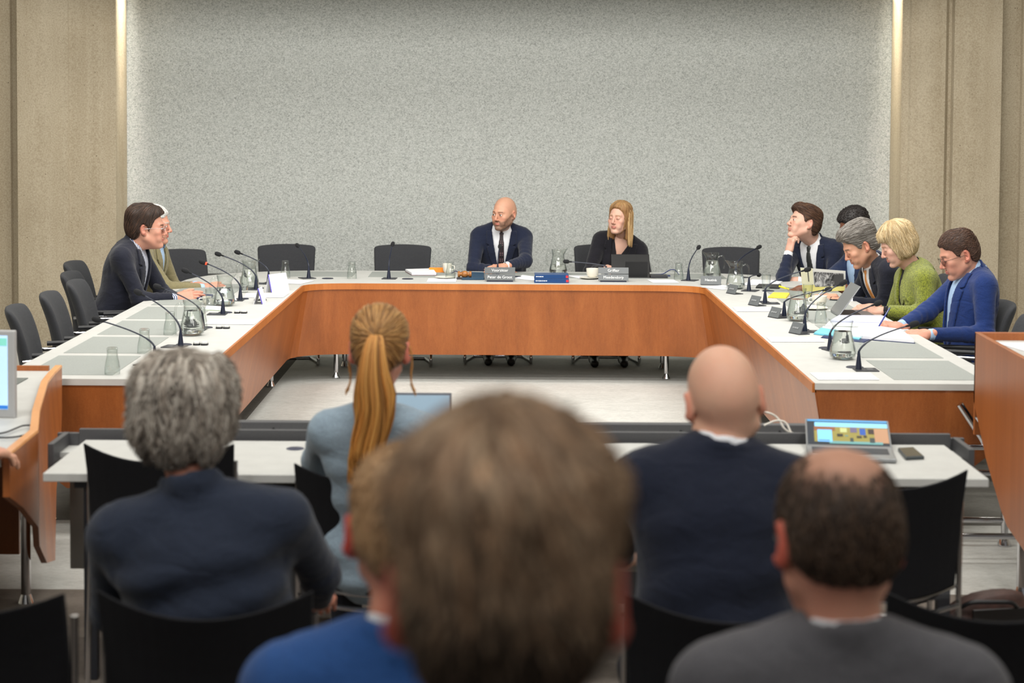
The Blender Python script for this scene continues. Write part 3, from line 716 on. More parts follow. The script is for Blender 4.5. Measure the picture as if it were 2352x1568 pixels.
# ---------------------------------------------------------------- papers on the table
def sheet(p4, name, label, mat=PAPER, z=TZ, th=.0012, cat='paper'):
    g = [G(*p, z) for p in p4]; c = sum(g)/4
    m = MB(); m.prism([(q[0]-c[0], q[1]-c[1]) for q in g], .002, .002+th); o = m.build(name, mat); o.location = (c[0],c[1],z); return tag(o, label, cat, 'loose sheets of paper on the table')
SH = [([(352,827),(470,828),(512,812),(385,812)],'white sheet nearest on the left arm, by the inner edge'),
 ([(470,745),(583,746),(600,735),(482,734)],'white sheet midway along the left arm edge'),
 ([(560,684),(650,684),(664,674),(566,674)],'white sheet behind the small white-and-purple cards'),
 ([(648,651),(690,653),(722,645),(655,642)],'white sheet at the left inner corner'),
 ([(980,648),(1047,648),(1050,640),(984,640)],'white sheet in front of the cup saucer, left of the gavel'),
 ([(1500,650),(1560,650),(1548,643),(1486,643)],'white sheet in front of the tablet keyboard'),
 ([(1880,873),(2020,873),(1998,857),(1860,857)],'white sheet nearest on the right arm, by the microphone foot'),
 ([(1772,786),(1895,786),(1880,775),(1760,775)],'white sheet midway along the right arm edge'),
 ([(1693,716),(1795,716),(1782,706),(1683,706)],'white sheet on the right arm by the third small sign'),
 ([(1610,660),(1660,666),(1700,662),(1660,655)],'white sheet under the inner corner sign on the right'),
 ([(1330,640),(1372,640),(1372,634),(1300,633)],'white sheet behind the cup of the blonde woman'),
 ([(1183,640),(1226,645),(1262,640),(1200,632)],'white sheet right of the bearded man'),
 ([(1705,655),(1785,655),(1800,645),(1728,642)],'white sheet before the chin-resting man'),
 ([(1895,749),(2040,752),(2052,742),(1905,738)],'white sheet under the folded magazine'),
 ([(1885,762),(2010,768),(2090,758),(1890,750)],'white sheet under the writing hand of the blue-suited man'),
 ([(1830,705),(1885,707),(1880,702),(1836,700)],'small white sheet near the saucer on the right arm')]
for p, lb in SH: sheet(p, 'paper_sheet', lb)
# folded and stacked things
def slab(p4, h, name, label, mats, cat, z=TZ, group=None, curl=0):
    g = [G(*p, z) for p in p4]; c = sum(g)/4; g = [q-c for q in g]
    t = empty(name, (c[0],c[1],z), 0, label, cat, group)
    m = MB(); m.prism([(q[0],q[1]) for q in g], .002, h*.22); m.build('cover', mats[0], t)
    m = MB(); m.prism([(q[0]*.97,q[1]*.97) for q in g], h*.22, h); m.build('pages', mats[1], t, bevel=.001); return t
NAVYB = plain('navy_cover', (22,38,84), .5); CYAN = plain('cyan_folder', (120,196,214), .5)
slab([(1930,776),(2102,790),(2072,764),(1985,752)], .022, 'open_ring_binder', 'thick open stack of white pages under the left hand of the blue-suited man', (NAVYB, PAPER), 'binder')
slab([(1868,768),(1975,783),(1990,772),(1885,756)], .012, 'document_folder', 'cyan folder beside the nearest right jug', (CYAN, CYAN), 'folder')
slab([(1885,776),(1985,788),(2000,780),(1895,768)], .005, 'notebook', 'dark blue notebook beneath the cyan folder', (NAVYB, NAVYB), 'notebook')
slab([(1905,741),(2042,743),(2035,731),(1930,726)], .016, 'magazine', 'folded glossy magazine under the laptop hands of the green-jacket woman', (plain('print_purple',(150,155,190),.4), plain('glossy_page',(206,208,226),.35)), 'magazine')
slab([(945,633),(1003,633),(995,622),(930,624)], .022, 'document_stack', 'fanned stack of white documents on the pad left of the chairman', (plain('maroon_cover',(90,30,40),.6), PAPER), 'documents')
slab([(1763,684),(1806,686),(1815,675),(1776,674)], .010, 'yellow_notes', 'yellow folded note paper near the newspaper reader', (plain('yellow_note',(232,208,70),.7), plain('yellow_note',(232,208,70),.7)), 'paper')
slab([(1060,643),(1112,643),(1112,629),(1078,628)], .014, 'blue_folder', 'dark teal folder behind the gavel', (plain('teal_cover',(30,66,92),.5), plain('teal_cover',(30,66,92),.5)), 'folder')
slab([(500,690),(545,692),(540,683),(503,681)], .008, 'booklet', 'booklet with turquoise edge beside the jug on the left arm', (plain('turquoise',(90,190,190),.5), PAPER), 'booklet')
slab([(470,712),(520,715),(515,706),(474,704)], .008, 'booklet', 'striped booklet with green edge under the jug before the navy-jacket man', (plain('lime_edge',(170,205,130),.5), PAPER), 'booklet')
slab([(452,688),(482,692),(490,680),(458,678)], .014, 'notebook', 'closed navy notebook beside the clasped hands', (NAVYB, plain('navy_page',(40,52,90),.5)), 'notebook')
slab([(1735,662),(1790,664),(1795,656),(1742,655)], .012, 'black_pouch', 'black case on the table between the upright glasses', (BLACKP, BLACKP), 'case')
slab([(1905,690),(1935,692),(1937,684),(1908,683)], .008, 'smartphone', 'dark phone beside the cup on the right arm', (BLACKP, BLACKP), 'phone')
# two law books
BK = plain('book_blue', (16,60,112), .35); 
for k, (w, lb) in enumerate(((.255,'lower dark blue hardcover book on the table head'),(.25,'upper dark blue hardcover book, on top of the other one'))):
    a = G(1267,650); t = empty('law_book', (a[0],a[1]+.085,TZ+.0015+k*.031), .0, lb, 'book', 'two stacked blue law books')
    h = .030; m = MB(); m.box((0,-.085,h/2), (w,.004,h)); m.box((0,0,.0015), (w,.17,.003)); m.box((0,0,h-.0015), (w,.17,.003)); m.build('cover', BK, t, bevel=.001)
    m = MB(); m.box((.0,.002,h/2), (w-.006,.164,h-.007)); m.build('pages', PAPER, t)
    m = MB(); m.box((w/2-.012,-.0875,h/2), (.018,.001,h*.6)); m.build('spine_label', plain('red_label',(200,40,50),.5), t)
    m = MB(); x = -w/2+.010
    for q in (.012,.006,.018,.009,.014,.010)[:6-2*k]: m.box((x+q/2,-.0873,h/2), (q,.0006,.006)); x += q+.003
    m.build('spine_title', WTX, t)
# gavel
g = G(1067,641); t = empty('gavel', (g[0],g[1]+.02,TZ), 0, 'turned wooden gavel on its dark sounding block', 'gavel')
GW = plain('gavel_wood', (150,96,44), .3, noise=.2, nscale=60)
m = MB(); m.box((.07,.0,.006), (.26,.09,.009)); m.build('sounding_block', plain('block_dark', (40,34,44), .4), t, bevel=.002)
prof = [(.001,-.052),(.018,-.052),(.022,-.046),(.022,-.036),(.014,-.032),(.014,-.024),(.020,-.018),(.0245,-.006),(.0245,.006),(.020,.018),(.014,.024),(.014,.032),(.022,.036),(.022,.046),(.018,.052),(.001,.052)]
m = MB(); m.lathe([(r*1.05,z) for r, z in prof], 24, (0,0,.036), 0, lambda x,y,z,th,j: (z,x,y)); m.build('gavel_head', GW, t, smooth=True)
m = MB(); m.tube([(0,.02,.036),(0,.20,.030)], [.007,.009], 10); m.build('gavel_handle', GW, t, smooth=True)
# rosette ribbon behind the gavel
g = G(1052,632); m = MB(); m.tube(path([(-.05,0,.01),(-.02,.02,.03),(.01,0,.012),(.04,.02,.028),(.07,0,.008)], .02), .004, 8); o = m.build('ribbon_cord', plain('ribbon_navy',(30,34,70),.6), smooth=True, loc=(g[0],g[1]+.05,TZ)); tag(o, 'dark twisted cord lying behind the gavel', 'cord')
# cups
CER = plain('cream_china', (226,222,210), .25)
def cup(px, label, saucer=True, r=.041, h=.062, hd=1):
    g = G(*px); t = empty('coffee_cup', (g[0],g[1]+.02,TZ+.002), 0, label, 'cup', 'white coffee cups')
    z0 = .012 if saucer else 0
    m = MB(); m.lathe([(.001,z0),(r*.55,z0),(r*.9,z0+.02),(r,z0+h),(r-.003,z0+h),(r*.86,z0+.022),(.001,z0+.006)], 24); m.build('cup_body', CER, t, smooth=True)
    m = MB(); m.tube(path([(hd*r*.9,0,z0+h*.8),(hd*(r+.022),0,z0+h*.75),(hd*(r+.018),0,z0+h*.35),(hd*r*.8,0,z0+h*.3)], .012), .004, 8); m.build('handle', CER, t, smooth=True)
    return t
def saucer(px, label, r=.075):
    g = G(*px); m = MB(); m.lathe([(.001,.003),(r*.5,.001),(r,.010),(r,.013),(r*.5,.006),(.001,.006)], 28); o = m.build('saucer', CER, None, smooth=True, loc=(g[0],g[1]+.02,TZ+.002)); tag(o, label, 'saucer', 'china saucers')
cup((1027,628),'white paper-like cup behind the upturned glass, left of the gavel', False, .036, .075)
saucer((1022,640),'saucer with spoon in front of the white cup, left of the gavel')
saucer((1354,641),'cream saucer under the cup of the blonde woman'); cup((1361,641),'cream coffee cup beside the sign of the blonde woman', True, .048, .066)
cup((1883,706),'white coffee cup on a saucer in front of the orange-tie man', True, .05, .06, -1); saucer((1870,711),'grey saucer before the orange-tie man with teabag', .09)
cup((474,700),'small white cup with round handle beside the left notebook', False, .03, .05, -1)
# button stations along the arms
def button_unit(px, label, rz=0):
    g = G(*px); t = empty('call_button_unit', (g[0],g[1],TZ), rz, label, 'button unit', 'flat oval twin-button units on the left arm')
    for s in (-1, 1):
        pl = []
        for k in range(20):
            th = 2*PI*k/20; pl.append((s*.021+.019*np.sign(math.cos(th))*abs(math.cos(th))**.6, .026*np.sign(math.sin(th))*abs(math.sin(th))**.6))
        m = MB(); m.prism(pl, 0, .009); m.build('button_base', BLACKP, t); m = MB(); m.prism([((x-s*.021)*.9+s*.021,y*.9) for x, y in pl], .0085, .019); m.build('button_top', plain('silver_button',(205,206,204),.35), t, bevel=.002)
for px, lb in (((461,792),'nearest silver twin-button unit on the left arm'),((512,754),'second silver twin-button unit on the left arm'),((553,719),'third silver twin-button unit on the left arm'),
   ((598,690),'fourth silver twin-button unit, behind the edge-on card'),((640,663),'farthest silver twin-button unit, in front of the white card')): button_unit(px, lb)
# folded white name cards
def tent(px, w, h, rz, label, txt=None):
    g = G(*px); t = empty('folded_name_card', (g[0],g[1],TZ), rz, label, 'card', 'folded white name cards')
    V = [(-w/2,-.03,0),(w/2,-.03,0),(w/2,0,h),(-w/2,0,h),(w/2,.03,0),(-w/2,.03,0)]
    V2 = [(x*.995,y*.93,z-.002 if z > 0 else z) for x,y,z in V]
    m = MB(); m.add(V+V2, [(0,1,2,3),(3,2,4,5),(9,8,7,6),(11,10,8,9),(0,6,7,1),(5,4,10,11),(1,7,8,2),(2,8,10,4),(0,3,9,6),(3,5,11,9)]); m.build('card', PAPER, t)
    m = MB(); m.tube([(-w/2-.002,-.028,0.004),(-w/2-.002,0,h)], .0035, 6); m.build('purple_edge', plain('purple_card_edge',(96,84,190),.6), t)
    if 0: text_mesh('lettering', txt, .02, plain('grey_print',(150,152,160),.8), t, (.0,-.0185,h*.45), (PI/2-.24,0,0))
tent((637,669), .20, .125, 1.05, 'larger white folded card with grey lettering at the left corner')
tent((597,696), .16, .105, 1.55, 'white folded card seen edge-on with a purple edge')
# tablet on stand in front of the blonde woman
g = G(1450,640); t = empty('tablet_computer', (g[0],g[1],TZ), 0, 'black tablet on a folding keyboard in front of the blonde woman', 'tablet')
rx = Matrix.Rotation(-.5, 3, 'X')
m = MB(); m.box((0,.10,.085), (.29,.012,.20), M=rx); m.build('screen_panel', plain('tablet_black',(14,14,16),.25), t, bevel=.003)
m = MB(); m.box((.04,.035,.062), (.17,.006,.14), M=Matrix.Rotation(.35,3,'X')); m.build('kickstand', plain('tablet_leather',(24,24,27),.5), t)
m = MB(); m.box((.02,.20,.008), (.32,.16,.010)); m.build('keyboard', BLACKP, t)
m = MB(); m.box((.215,.10,.012), (.13,.12,.018)); o = m.build('black_box', plain('box_dark',(38,38,42),.5), None, loc=(g[0],g[1],TZ), bevel=.002); tag(o, 'flat dark case right of the black tablet', 'case')
m = MB(); m.tube(path([(0,0,.006),(.08,.02,.006),(.13,.0,.045),(.17,0,.045),(.20,-.01,.008)], .03), .0035, 8); g2 = G(1500,632); o = m.build('charger_cable', plain('cable_navy',(24,40,96),.5), None, smooth=True, loc=(g2[0],g2[1],TZ)); tag(o, 'dark blue looped cable right of the black tablet', 'cable')
g = G(1512,636); m = MB(); m.box((.03,0,.006), (.13,.03,.012)); o = m.build('glasses_case', plain('case_navy',(24,40,86),.5), None, loc=(g[0],g[1]+.04,TZ), bevel=.003); tag(o, 'narrow navy case beside the upturned glass on the head table', 'case')
g = G(1003,626); m = MB(); m.box((0,0,.018), (.12,.06,.034)); o = m.build('orange_box', plain('orange_card',(238,140,30),.6), None, loc=(g[0],g[1]+.04,TZ), bevel=.001); tag(o, 'small orange box behind the documents left of the chairman', 'box')
# laptop of the green-jacket woman (side view, opens to the right)
def laptop(name, loc, rz, label, w, d, ang, body, screen=None, kb=None):
    t = empty(name, loc, rz, label, 'laptop')
    m = MB(); m.box((0,-d/2,.008), (w,d,.014)); m.build('keyboard_base', body, t, bevel=.003)
    m = MB(); m.box((0,-d*.38,.0156), (w*.88,d*.5,.0012)); m.build('keys', kb or BLACKP, t)
    M = Matrix.Rotation(-ang, 3, 'X'); 
    c = Vector((0,0,.012))+M @ Vector((0,0,d/2)); m = MB(); m.box(c, (w,.006,d), M=M); lid = m.build('screen_lid', body, t, bevel=.002)
    if screen: screen(lid, M, w, d)
    return t
ALU = plain('aluminium', (150,152,154), .35, .7)
g = G(1925,723); laptop('laptop_computer', (g[0]-.02,g[1],TZ+.002), PI/2, 'thin grey laptop in front of the woman in green, seen from the side', .30, .22, -.62+0, ALU)
# ---------------------------------------------------------------- front desk things
def scr_front(lid, M, w, d):
    z0 = .012
    def pl(name, x0, x1, v0, v1, mat, off=.0042):
        P = []
        for x, v in ((x0,v0),(x1,v0),(x1,v1),(x0,v1)):
            q = Vector((0,0,z0))+M @ Vector((x*w/2, -off, v*d)); P.append(q)
        Q = [p+M @ Vector((0,.0006,0)) for p in P]
        m = MB(); m.add(P+Q, [(0,1,2,3),(7,6,5,4),(0,4,5,1),(1,5,6,2),(2,6,7,3),(3,7,4,0)]); m.build(name, mat, lid)
    e = lambda n, c, s=.9: plain(n, c, .4, em=s)
    pl('display', -.96, .96, .05, .97, e('lcd_dark',(14,26,40),.6), .0040)
    pl('menu_bar', -.95, .95, .90, .96, e('lcd_blue',(70,140,190),.9), .0046)
    pl('browser_top', -.78, .95, .70, .86, e('lcd_sky',(120,185,225),1.), .0046)
    pl('photo', -.80, .95, .14, .70, e('lcd_olive',(128,118,52),.8), .0046)
    pl('photo_sofa', -.80, -.30, .55, .69, e('lcd_brown',(120,70,40),.8), .0050)
    pl('photo_floor', -.45, .80, .08, .17, e('lcd_teal',(90,140,140),.8), .0050)
    pl('photo_side', .62, .95, .14, .66, e('lcd_tan',(160,120,90),.8), .0049)
    pl('dialog_box', -.72, -.38, .14, .58, e('lcd_pale',(110,180,235),1.), .0054)
    pl('dialog_line', -.70, -.44, .17, .20, e('lcd_violet',(70,90,200),.9), .0058)
    for x0, x1, v0, v1, c in ((-.18,-.02,.50,.66,(170,175,120)),(.06,.22,.50,.68,(90,80,110)),(.28,.42,.42,.66,(20,70,150)),(.48,.62,.46,.64,(40,20,20)),
        (-.26,-.12,.34,.44,(30,25,10)),(.20,.32,.30,.38,(30,25,10)),(.36,.44,.32,.40,(30,25,10)),(-.08,-.0,.35,.40,(90,120,110)),(.04,.12,.16,.30,(40,50,50)),(.50,.62,.14,.32,(40,50,50))):
        pl('photo_tile', x0, x1, v0, v1, e('lcd_%d_%d_%d' % c, c, .8), .0052)
g = G(1950,1036); laptop('laptop_computer', (g[0],g[1],TZ+.003), -.14, 'open silver laptop with a colourful screen on the white front desk', .315, .22, 1.27, ALU, scr_front, plain('keys_dark',(30,34,44),.5))
def scr_pale(lid, M, w, d):
    P = [Vector((0,0,.012))+M @ Vector((x*w/2,-.0042,v*d)) for x, v in ((-.95,.05),(.95,.05),(.95,.95),(-.95,.95))]; Q = [p+M @ Vector((0,.0006,0)) for p in P]
    m = MB(); m.add(P+Q, [(0,1,2,3),(7,6,5,4),(0,4,5,1),(1,5,6,2),(2,6,7,3),(3,7,4,0)]); m.build('display', plain('lcd_grey_blue',(118,142,160),.4,em=.32), lid)
g = G(935,1040); laptop('laptop_computer', (g[0],g[1]+.0,TZ+.003), 0, 'laptop with a pale blue screen in front of the ponytailed woman', .32, .22, .52, plain('laptop_grey',(72,78,88),.5), scr_pale)
g = [G(*p, TZ) for p in ((2080,1058),(2123,1056),(2098,1034),(2062,1036))]; c = sum(g)/4; t = empty('smartphone', (c[0],c[1],TZ+.002), 0, 'dark smartphone lying beside the laptop on the white front desk', 'phone')
m = MB(); m.prism([(q[0]-c[0], q[1]-c[1]) for q in g], 0, .012); m.build('case', plain('phone_case',(58,64,66),.4), t, bevel=.003)
m = MB(); m.prism([((q[0]-c[0])*.9, (q[1]-c[1])*.9) for q in g], .012, .0128); m.build('screen', plain('phone_glass',(60,58,50),.12), t)
# white earphone cable
g = G(1790,1008); m = MB()
m.tube(path([(-.10,.0,.10),(-.04,.01,.10),(.0,.02,.075),(.02,.0,.03),(.07,.02,.012),(.12,.02,.004)], .03), .004, 8); m.tube(path([(-.06,.0,.05),(-.01,.01,.07),(.03,.02,.06),(.045,.0,.02)], .02), .004, 8)
o = m.build('white_cable', plain('cable_white',(215,210,200),.5), None, smooth=True, loc=(g[0],g[1],TZ+.003)); tag(o, 'loose white cable behind the bald man on the front desk', 'cable')
# brown bag on the floor, right
g = D(2262,1400,6.35); t = empty('leather_bag', (g[0],g[1],0), .2, 'brown leather bag on the floor beside the right desk leg', 'bag')
BR = plain('brown_leather',(72,50,44),.55,noise=.2,nscale=20,bump=.2,bscale=90)
m = MB(); V = []; n = 14
for j in range(9):
    z = j/8; wv = .20*(1-.28*z**2); dp = .09*(1-.6*z)
    for k in range(n):
        th = 2*PI*k/n; V.append((wv*np.sign(math.cos(th))*abs(math.cos(th))**.6, dp*np.sign(math.sin(th))*abs(math.sin(th))**.6, .30*z+.03*math.cos(th*1)*z*z-.035*abs(math.cos(th))*z))
F = [(j*n+k, j*n+(k+1)%n, (j+1)*n+(k+1)%n, (j+1)*n+k) for j in range(8) for k in range(n)]+[tuple(range(n))[::-1], tuple(8*n+k for k in range(n))]
m.add(V, F); m.build('bag_body', BR, t, smooth=True, subs=1)
m = MB(); m.tube(path([(-.13,-.05,.24),(-.10,-.09,.275),(.06,-.10,.27),(.10,-.07,.22)], .03), .008, 8); m.build('handle', BLACKP, t, smooth=True)
m = MB(); m.box((.02,-.085,.20), (.22,.012,.09)); m.build('front_flap', plain('black_leather',(22,20,20),.35), t, bevel=.004)
m = MB(); m.lathe([(.001,.004),(.010,.004),(.012,0)], 12, (0,0,0), 0, lambda x,y,z,th,j: (x+.0,-.093-z,y+.175)); m.build('clasp', CHROME, t)
# monitor and cable on the speaker desk
g = D(-20,858,6.95); t = empty('computer_monitor', (g[0],g[1],.792), -.10, 'light grey monitor with a pale blue screen at the left frame edge', 'monitor')
MG = plain('monitor_grey',(168,168,168),.45)
zc = g[2]-.792
m = MB(); m.box((-.12,0,zc), (.44,.03,.345)); m.build('housing', MG, t, bevel=.006)
m = MB(); m.box((-.125,-.0158,zc+.008), (.395,.002,.29)); s_ = m.build('screen', plain('lcd_light',(176,208,240),.4,em=.95), t)
m = MB(); m.box((-.125,-.0172,zc-.128), (.395,.001,.014)); m.build('task_bar', plain('lcd_taskbar',(40,110,190),.4,em=.9), s_)
m = MB(); m.box((-.02,-.0172,zc+.128), (.18,.001,.03)); m.build('toolbar', plain('lcd_toolbar',(120,196,180),.4,em=.9), s_)
m = MB(); m.tube([(-.12,.03,zc-.1),(-.12,.04,.01)], .02, 10); m.lathe([(.001,.012),(.10,.010),(.11,0)], 20, (-.12,.03,0)); m.build('stand', MG, t)
g = G(20,1000,.80); m = MB(); m.tube(path([(-.12,.0,.006),(-.03,.03,.006),(.0,.20,.008),(.05,.20,.008),(.06,.0,.006),(.02,-.05,.006),(-.06,-.04,.006)], .05), .0035, 8)
o = m.build('monitor_cable', BLACKP, None, smooth=True, loc=(g[0],g[1],.795)); tag(o, 'thin black cable looped on the left speaker desk', 'cable')
# ---------------------------------------------------------------- implicit surfaces
f32 = np.float32
def V3(*a): return np.array(a, float)
A3_ = V3
def sub(P, c): return (P[0]-c[0], P[1]-c[1], P[2]-c[2])
def xf(P, M, c=(0,0,0)):
    """P expressed in the frame with origin c and axes = columns of M"""
    x, y, z = sub(P, c); return (x*M[0,0]+y*M[1,0]+z*M[2,0], x*M[0,1]+y*M[1,1]+z*M[2,1], x*M[0,2]+y*M[1,2]+z*M[2,2])
def ell(P, c, r):
    x, y, z = sub(P, c); k0 = np.sqrt((x/r[0])**2+(y/r[1])**2+(z/r[2])**2); k1 = np.sqrt((x/r[0]**2)**2+(y/r[1]**2)**2+(z/r[2]**2)**2)+1e-9
    return k0*(k0-1)/k1
def sph(P, c, r): x, y, z = sub(P, c); return np.sqrt(x*x+y*y+z*z)-r
def cap(P, a, b, r1, r2=None, sq=None):
    if r2 is None: r2 = r1
    a = np.asarray(a, float); b = np.asarray(b, float); x, y, z = sub(P, a); d = b-a; dd = float(d @ d)+1e-12
    h = np.clip((x*d[0]+y*d[1]+z*d[2])/dd, 0, 1); return np.sqrt((x-d[0]*h)**2+(y-d[1]*h)**2+(z-d[2]*h)**2)-(r1+(r2-r1)*h)
def capm(P, pts, rs, k=.01):
    d = None
    for i in range(len(pts)-1):
        e = cap(P, pts[i], pts[i+1], rs[i], rs[i+1]); d = e if d is None else smin(d, e, k)
    return d
def rbox(P, c, h, r):
    x, y, z = sub(P, c); qx, qy, qz = abs(x)-h[0]+r, abs(y)-h[1]+r, abs(z)-h[2]+r
    return np.sqrt(np.maximum(qx,0)**2+np.maximum(qy,0)**2+np.maximum(qz,0)**2)+np.minimum(np.maximum(qx,np.maximum(qy,qz)),0)-r
def smin(a, b, k): h = np.clip(.5+.5*(b-a)/k, 0, 1); return b+(a-b)*h-k*h*(1-h)
def smax(a, b, k): return -smin(-a, -b, k)
def ss(x, a, b): t = np.clip((x-a)/(b-a), 0, 1); return t*t*(3-2*t)
def nz(P, f, s=0.):
    x, y, z = P[0]*f, P[1]*f, P[2]*f
    return (np.sin(x+s+1.7*np.sin(y*.7+s*1.3))+np.sin(y*1.1+s*2.1+1.5*np.sin(z*.8+s))+np.sin(z*.9+s*3.3+1.6*np.sin(x*.9+s)))/3
def nets(fn, lo, hi, h):
    lo = np.asarray(lo, float); n = np.maximum(np.ceil((np.asarray(hi)-lo)/h).astype(int)+1, 4)
    ax = [(lo[i]+h*np.arange(n[i])).astype(f32) for i in range(3)]
    P = (ax[0][:,None,None]+np.zeros(n,f32), ax[1][None,:,None]+np.zeros(n,f32), ax[2][None,None,:]+np.zeros(n,f32))
    Fv = fn(P).astype(f32); Fv[0] = Fv[-1] = 1; Fv[:,0] = Fv[:,-1] = 1; Fv[:,:,0] = Fv[:,:,-1] = 1
    S = Fv < 0; c = n-1; acc = np.zeros((c[0]*c[1]*c[2], 3)); cnt = np.zeros(c[0]*c[1]*c[2]); quads = []
    cell = lambda i, j, k: (i*c[1]+j)*c[2]+k
    E = []
    for a in range(3):
        s0 = [slice(None)]*3; s1 = [slice(None)]*3; s0[a] = slice(0, -1); s1[a] = slice(1, None)
        X = S[tuple(s0)] != S[tuple(s1)]; I = np.argwhere(X); f0 = Fv[tuple(s0)][X]; f1 = Fv[tuple(s1)][X]; t = f0/(f0-f1)
        pt = I.astype(float); pt[:,a] += t; u, v = (a+1)%3, (a+2)%3; ids = []
        for du, dv in ((-1,-1),(0,-1),(0,0),(-1,0)):
            J = I.copy(); J[:,u] += du; J[:,v] += dv; ids.append(cell(J[:,0], J[:,1], J[:,2]))
            np.add.at(acc, ids[-1], pt); np.add.at(cnt, ids[-1], 1)
        q = np.stack(ids, 1); fl = ~S[tuple(s0)][X]; q[fl] = q[fl][:, ::-1]; quads.append(q)
    act = np.nonzero(cnt)[0]; mp = np.full(len(cnt), -1); mp[act] = np.arange(len(act))
    V = acc[act]/cnt[act][:,None]*h+lo; Q = mp[np.concatenate(quads)]
    return V, Q
def pts(V): return (V[:,0], V[:,1], V[:,2])
def mesh_np(name, parts, mats, parent=None, loc=None):
    """parts: list of (V, Q, mat_index, C or None)"""
    nv = 0; VV = []; QQ = []; MI = []; CC = []
    for V, Q, mi, C in parts:
        VV.append(V); QQ.append(Q+nv); MI.append(np.full(len(Q), mi)); CC.append(C if C is not None else np.ones((len(V),3))*.5); nv += len(V)
    V = np.concatenate(VV).astype(f32); Q = np.concatenate(QQ).astype(np.int32); MI = np.concatenate(MI).astype(np.int32); C = np.concatenate(CC)
    me = bpy.data.meshes.new(name); me.vertices.add(len(V)); me.vertices.foreach_set('co', V.ravel())
    me.loops.add(len(Q)*4); me.loops.foreach_set('vertex_index', Q.ravel()); me.polygons.add(len(Q))
    me.polygons.foreach_set('loop_start', np.arange(len(Q), dtype=np.int32)*4); me.polygons.foreach_set('loop_total', np.full(len(Q), 4, np.int32))
    for m in (mats if isinstance(mats, (list,tuple)) else [mats]): me.materials.append(m)
    me.polygons.foreach_set('material_index', MI); me.polygons.foreach_set('use_smooth', np.ones(len(Q), bool))
    at = me.color_attributes.new('Col', 'FLOAT_COLOR', 'POINT'); at.data.foreach_set('color', np.c_[C, np.ones(len(C))].astype(f32).ravel())
    me.update(calc_edges=True); me.validate()
    o = bpy.data.objects.new(name, me); COL.objects.link(o)
    if parent: o.parent = parent
    if loc is not None: o.location = loc
    return o
def tubes_np(P, R, n=4, C=None):
    """P (N,S,3) strand points, R (N,S) radii, C (N,3)"""
    N_, S_, _ = P.shape; T = np.gradient(P, axis=1); T /= np.linalg.norm(T, axis=2, keepdims=True)+1e-9
    ref = np.array([.3,.5,.81]); A = np.cross(T, ref); A /= np.linalg.norm(A, axis=2, keepdims=True)+1e-9; B = np.cross(T, A)
    th = 2*PI*np.arange(n)/n
    V = P[:,:,None,:]+R[:,:,None,None]*(A[:,:,None,:]*np.cos(th)[None,None,:,None]+B[:,:,None,:]*np.sin(th)[None,None,:,None])
    idx = np.arange(N_*S_*n).reshape(N_, S_, n); a = idx[:,:-1,:]; b = idx[:,1:,:]
    Q = np.stack([a, np.roll(a,-1,2), np.roll(b,-1,2), b], -1).reshape(-1,4)
    Cv = None if C is None else np.repeat(C, S_*n, axis=0)
    return V.reshape(-1,3), Q, Cv
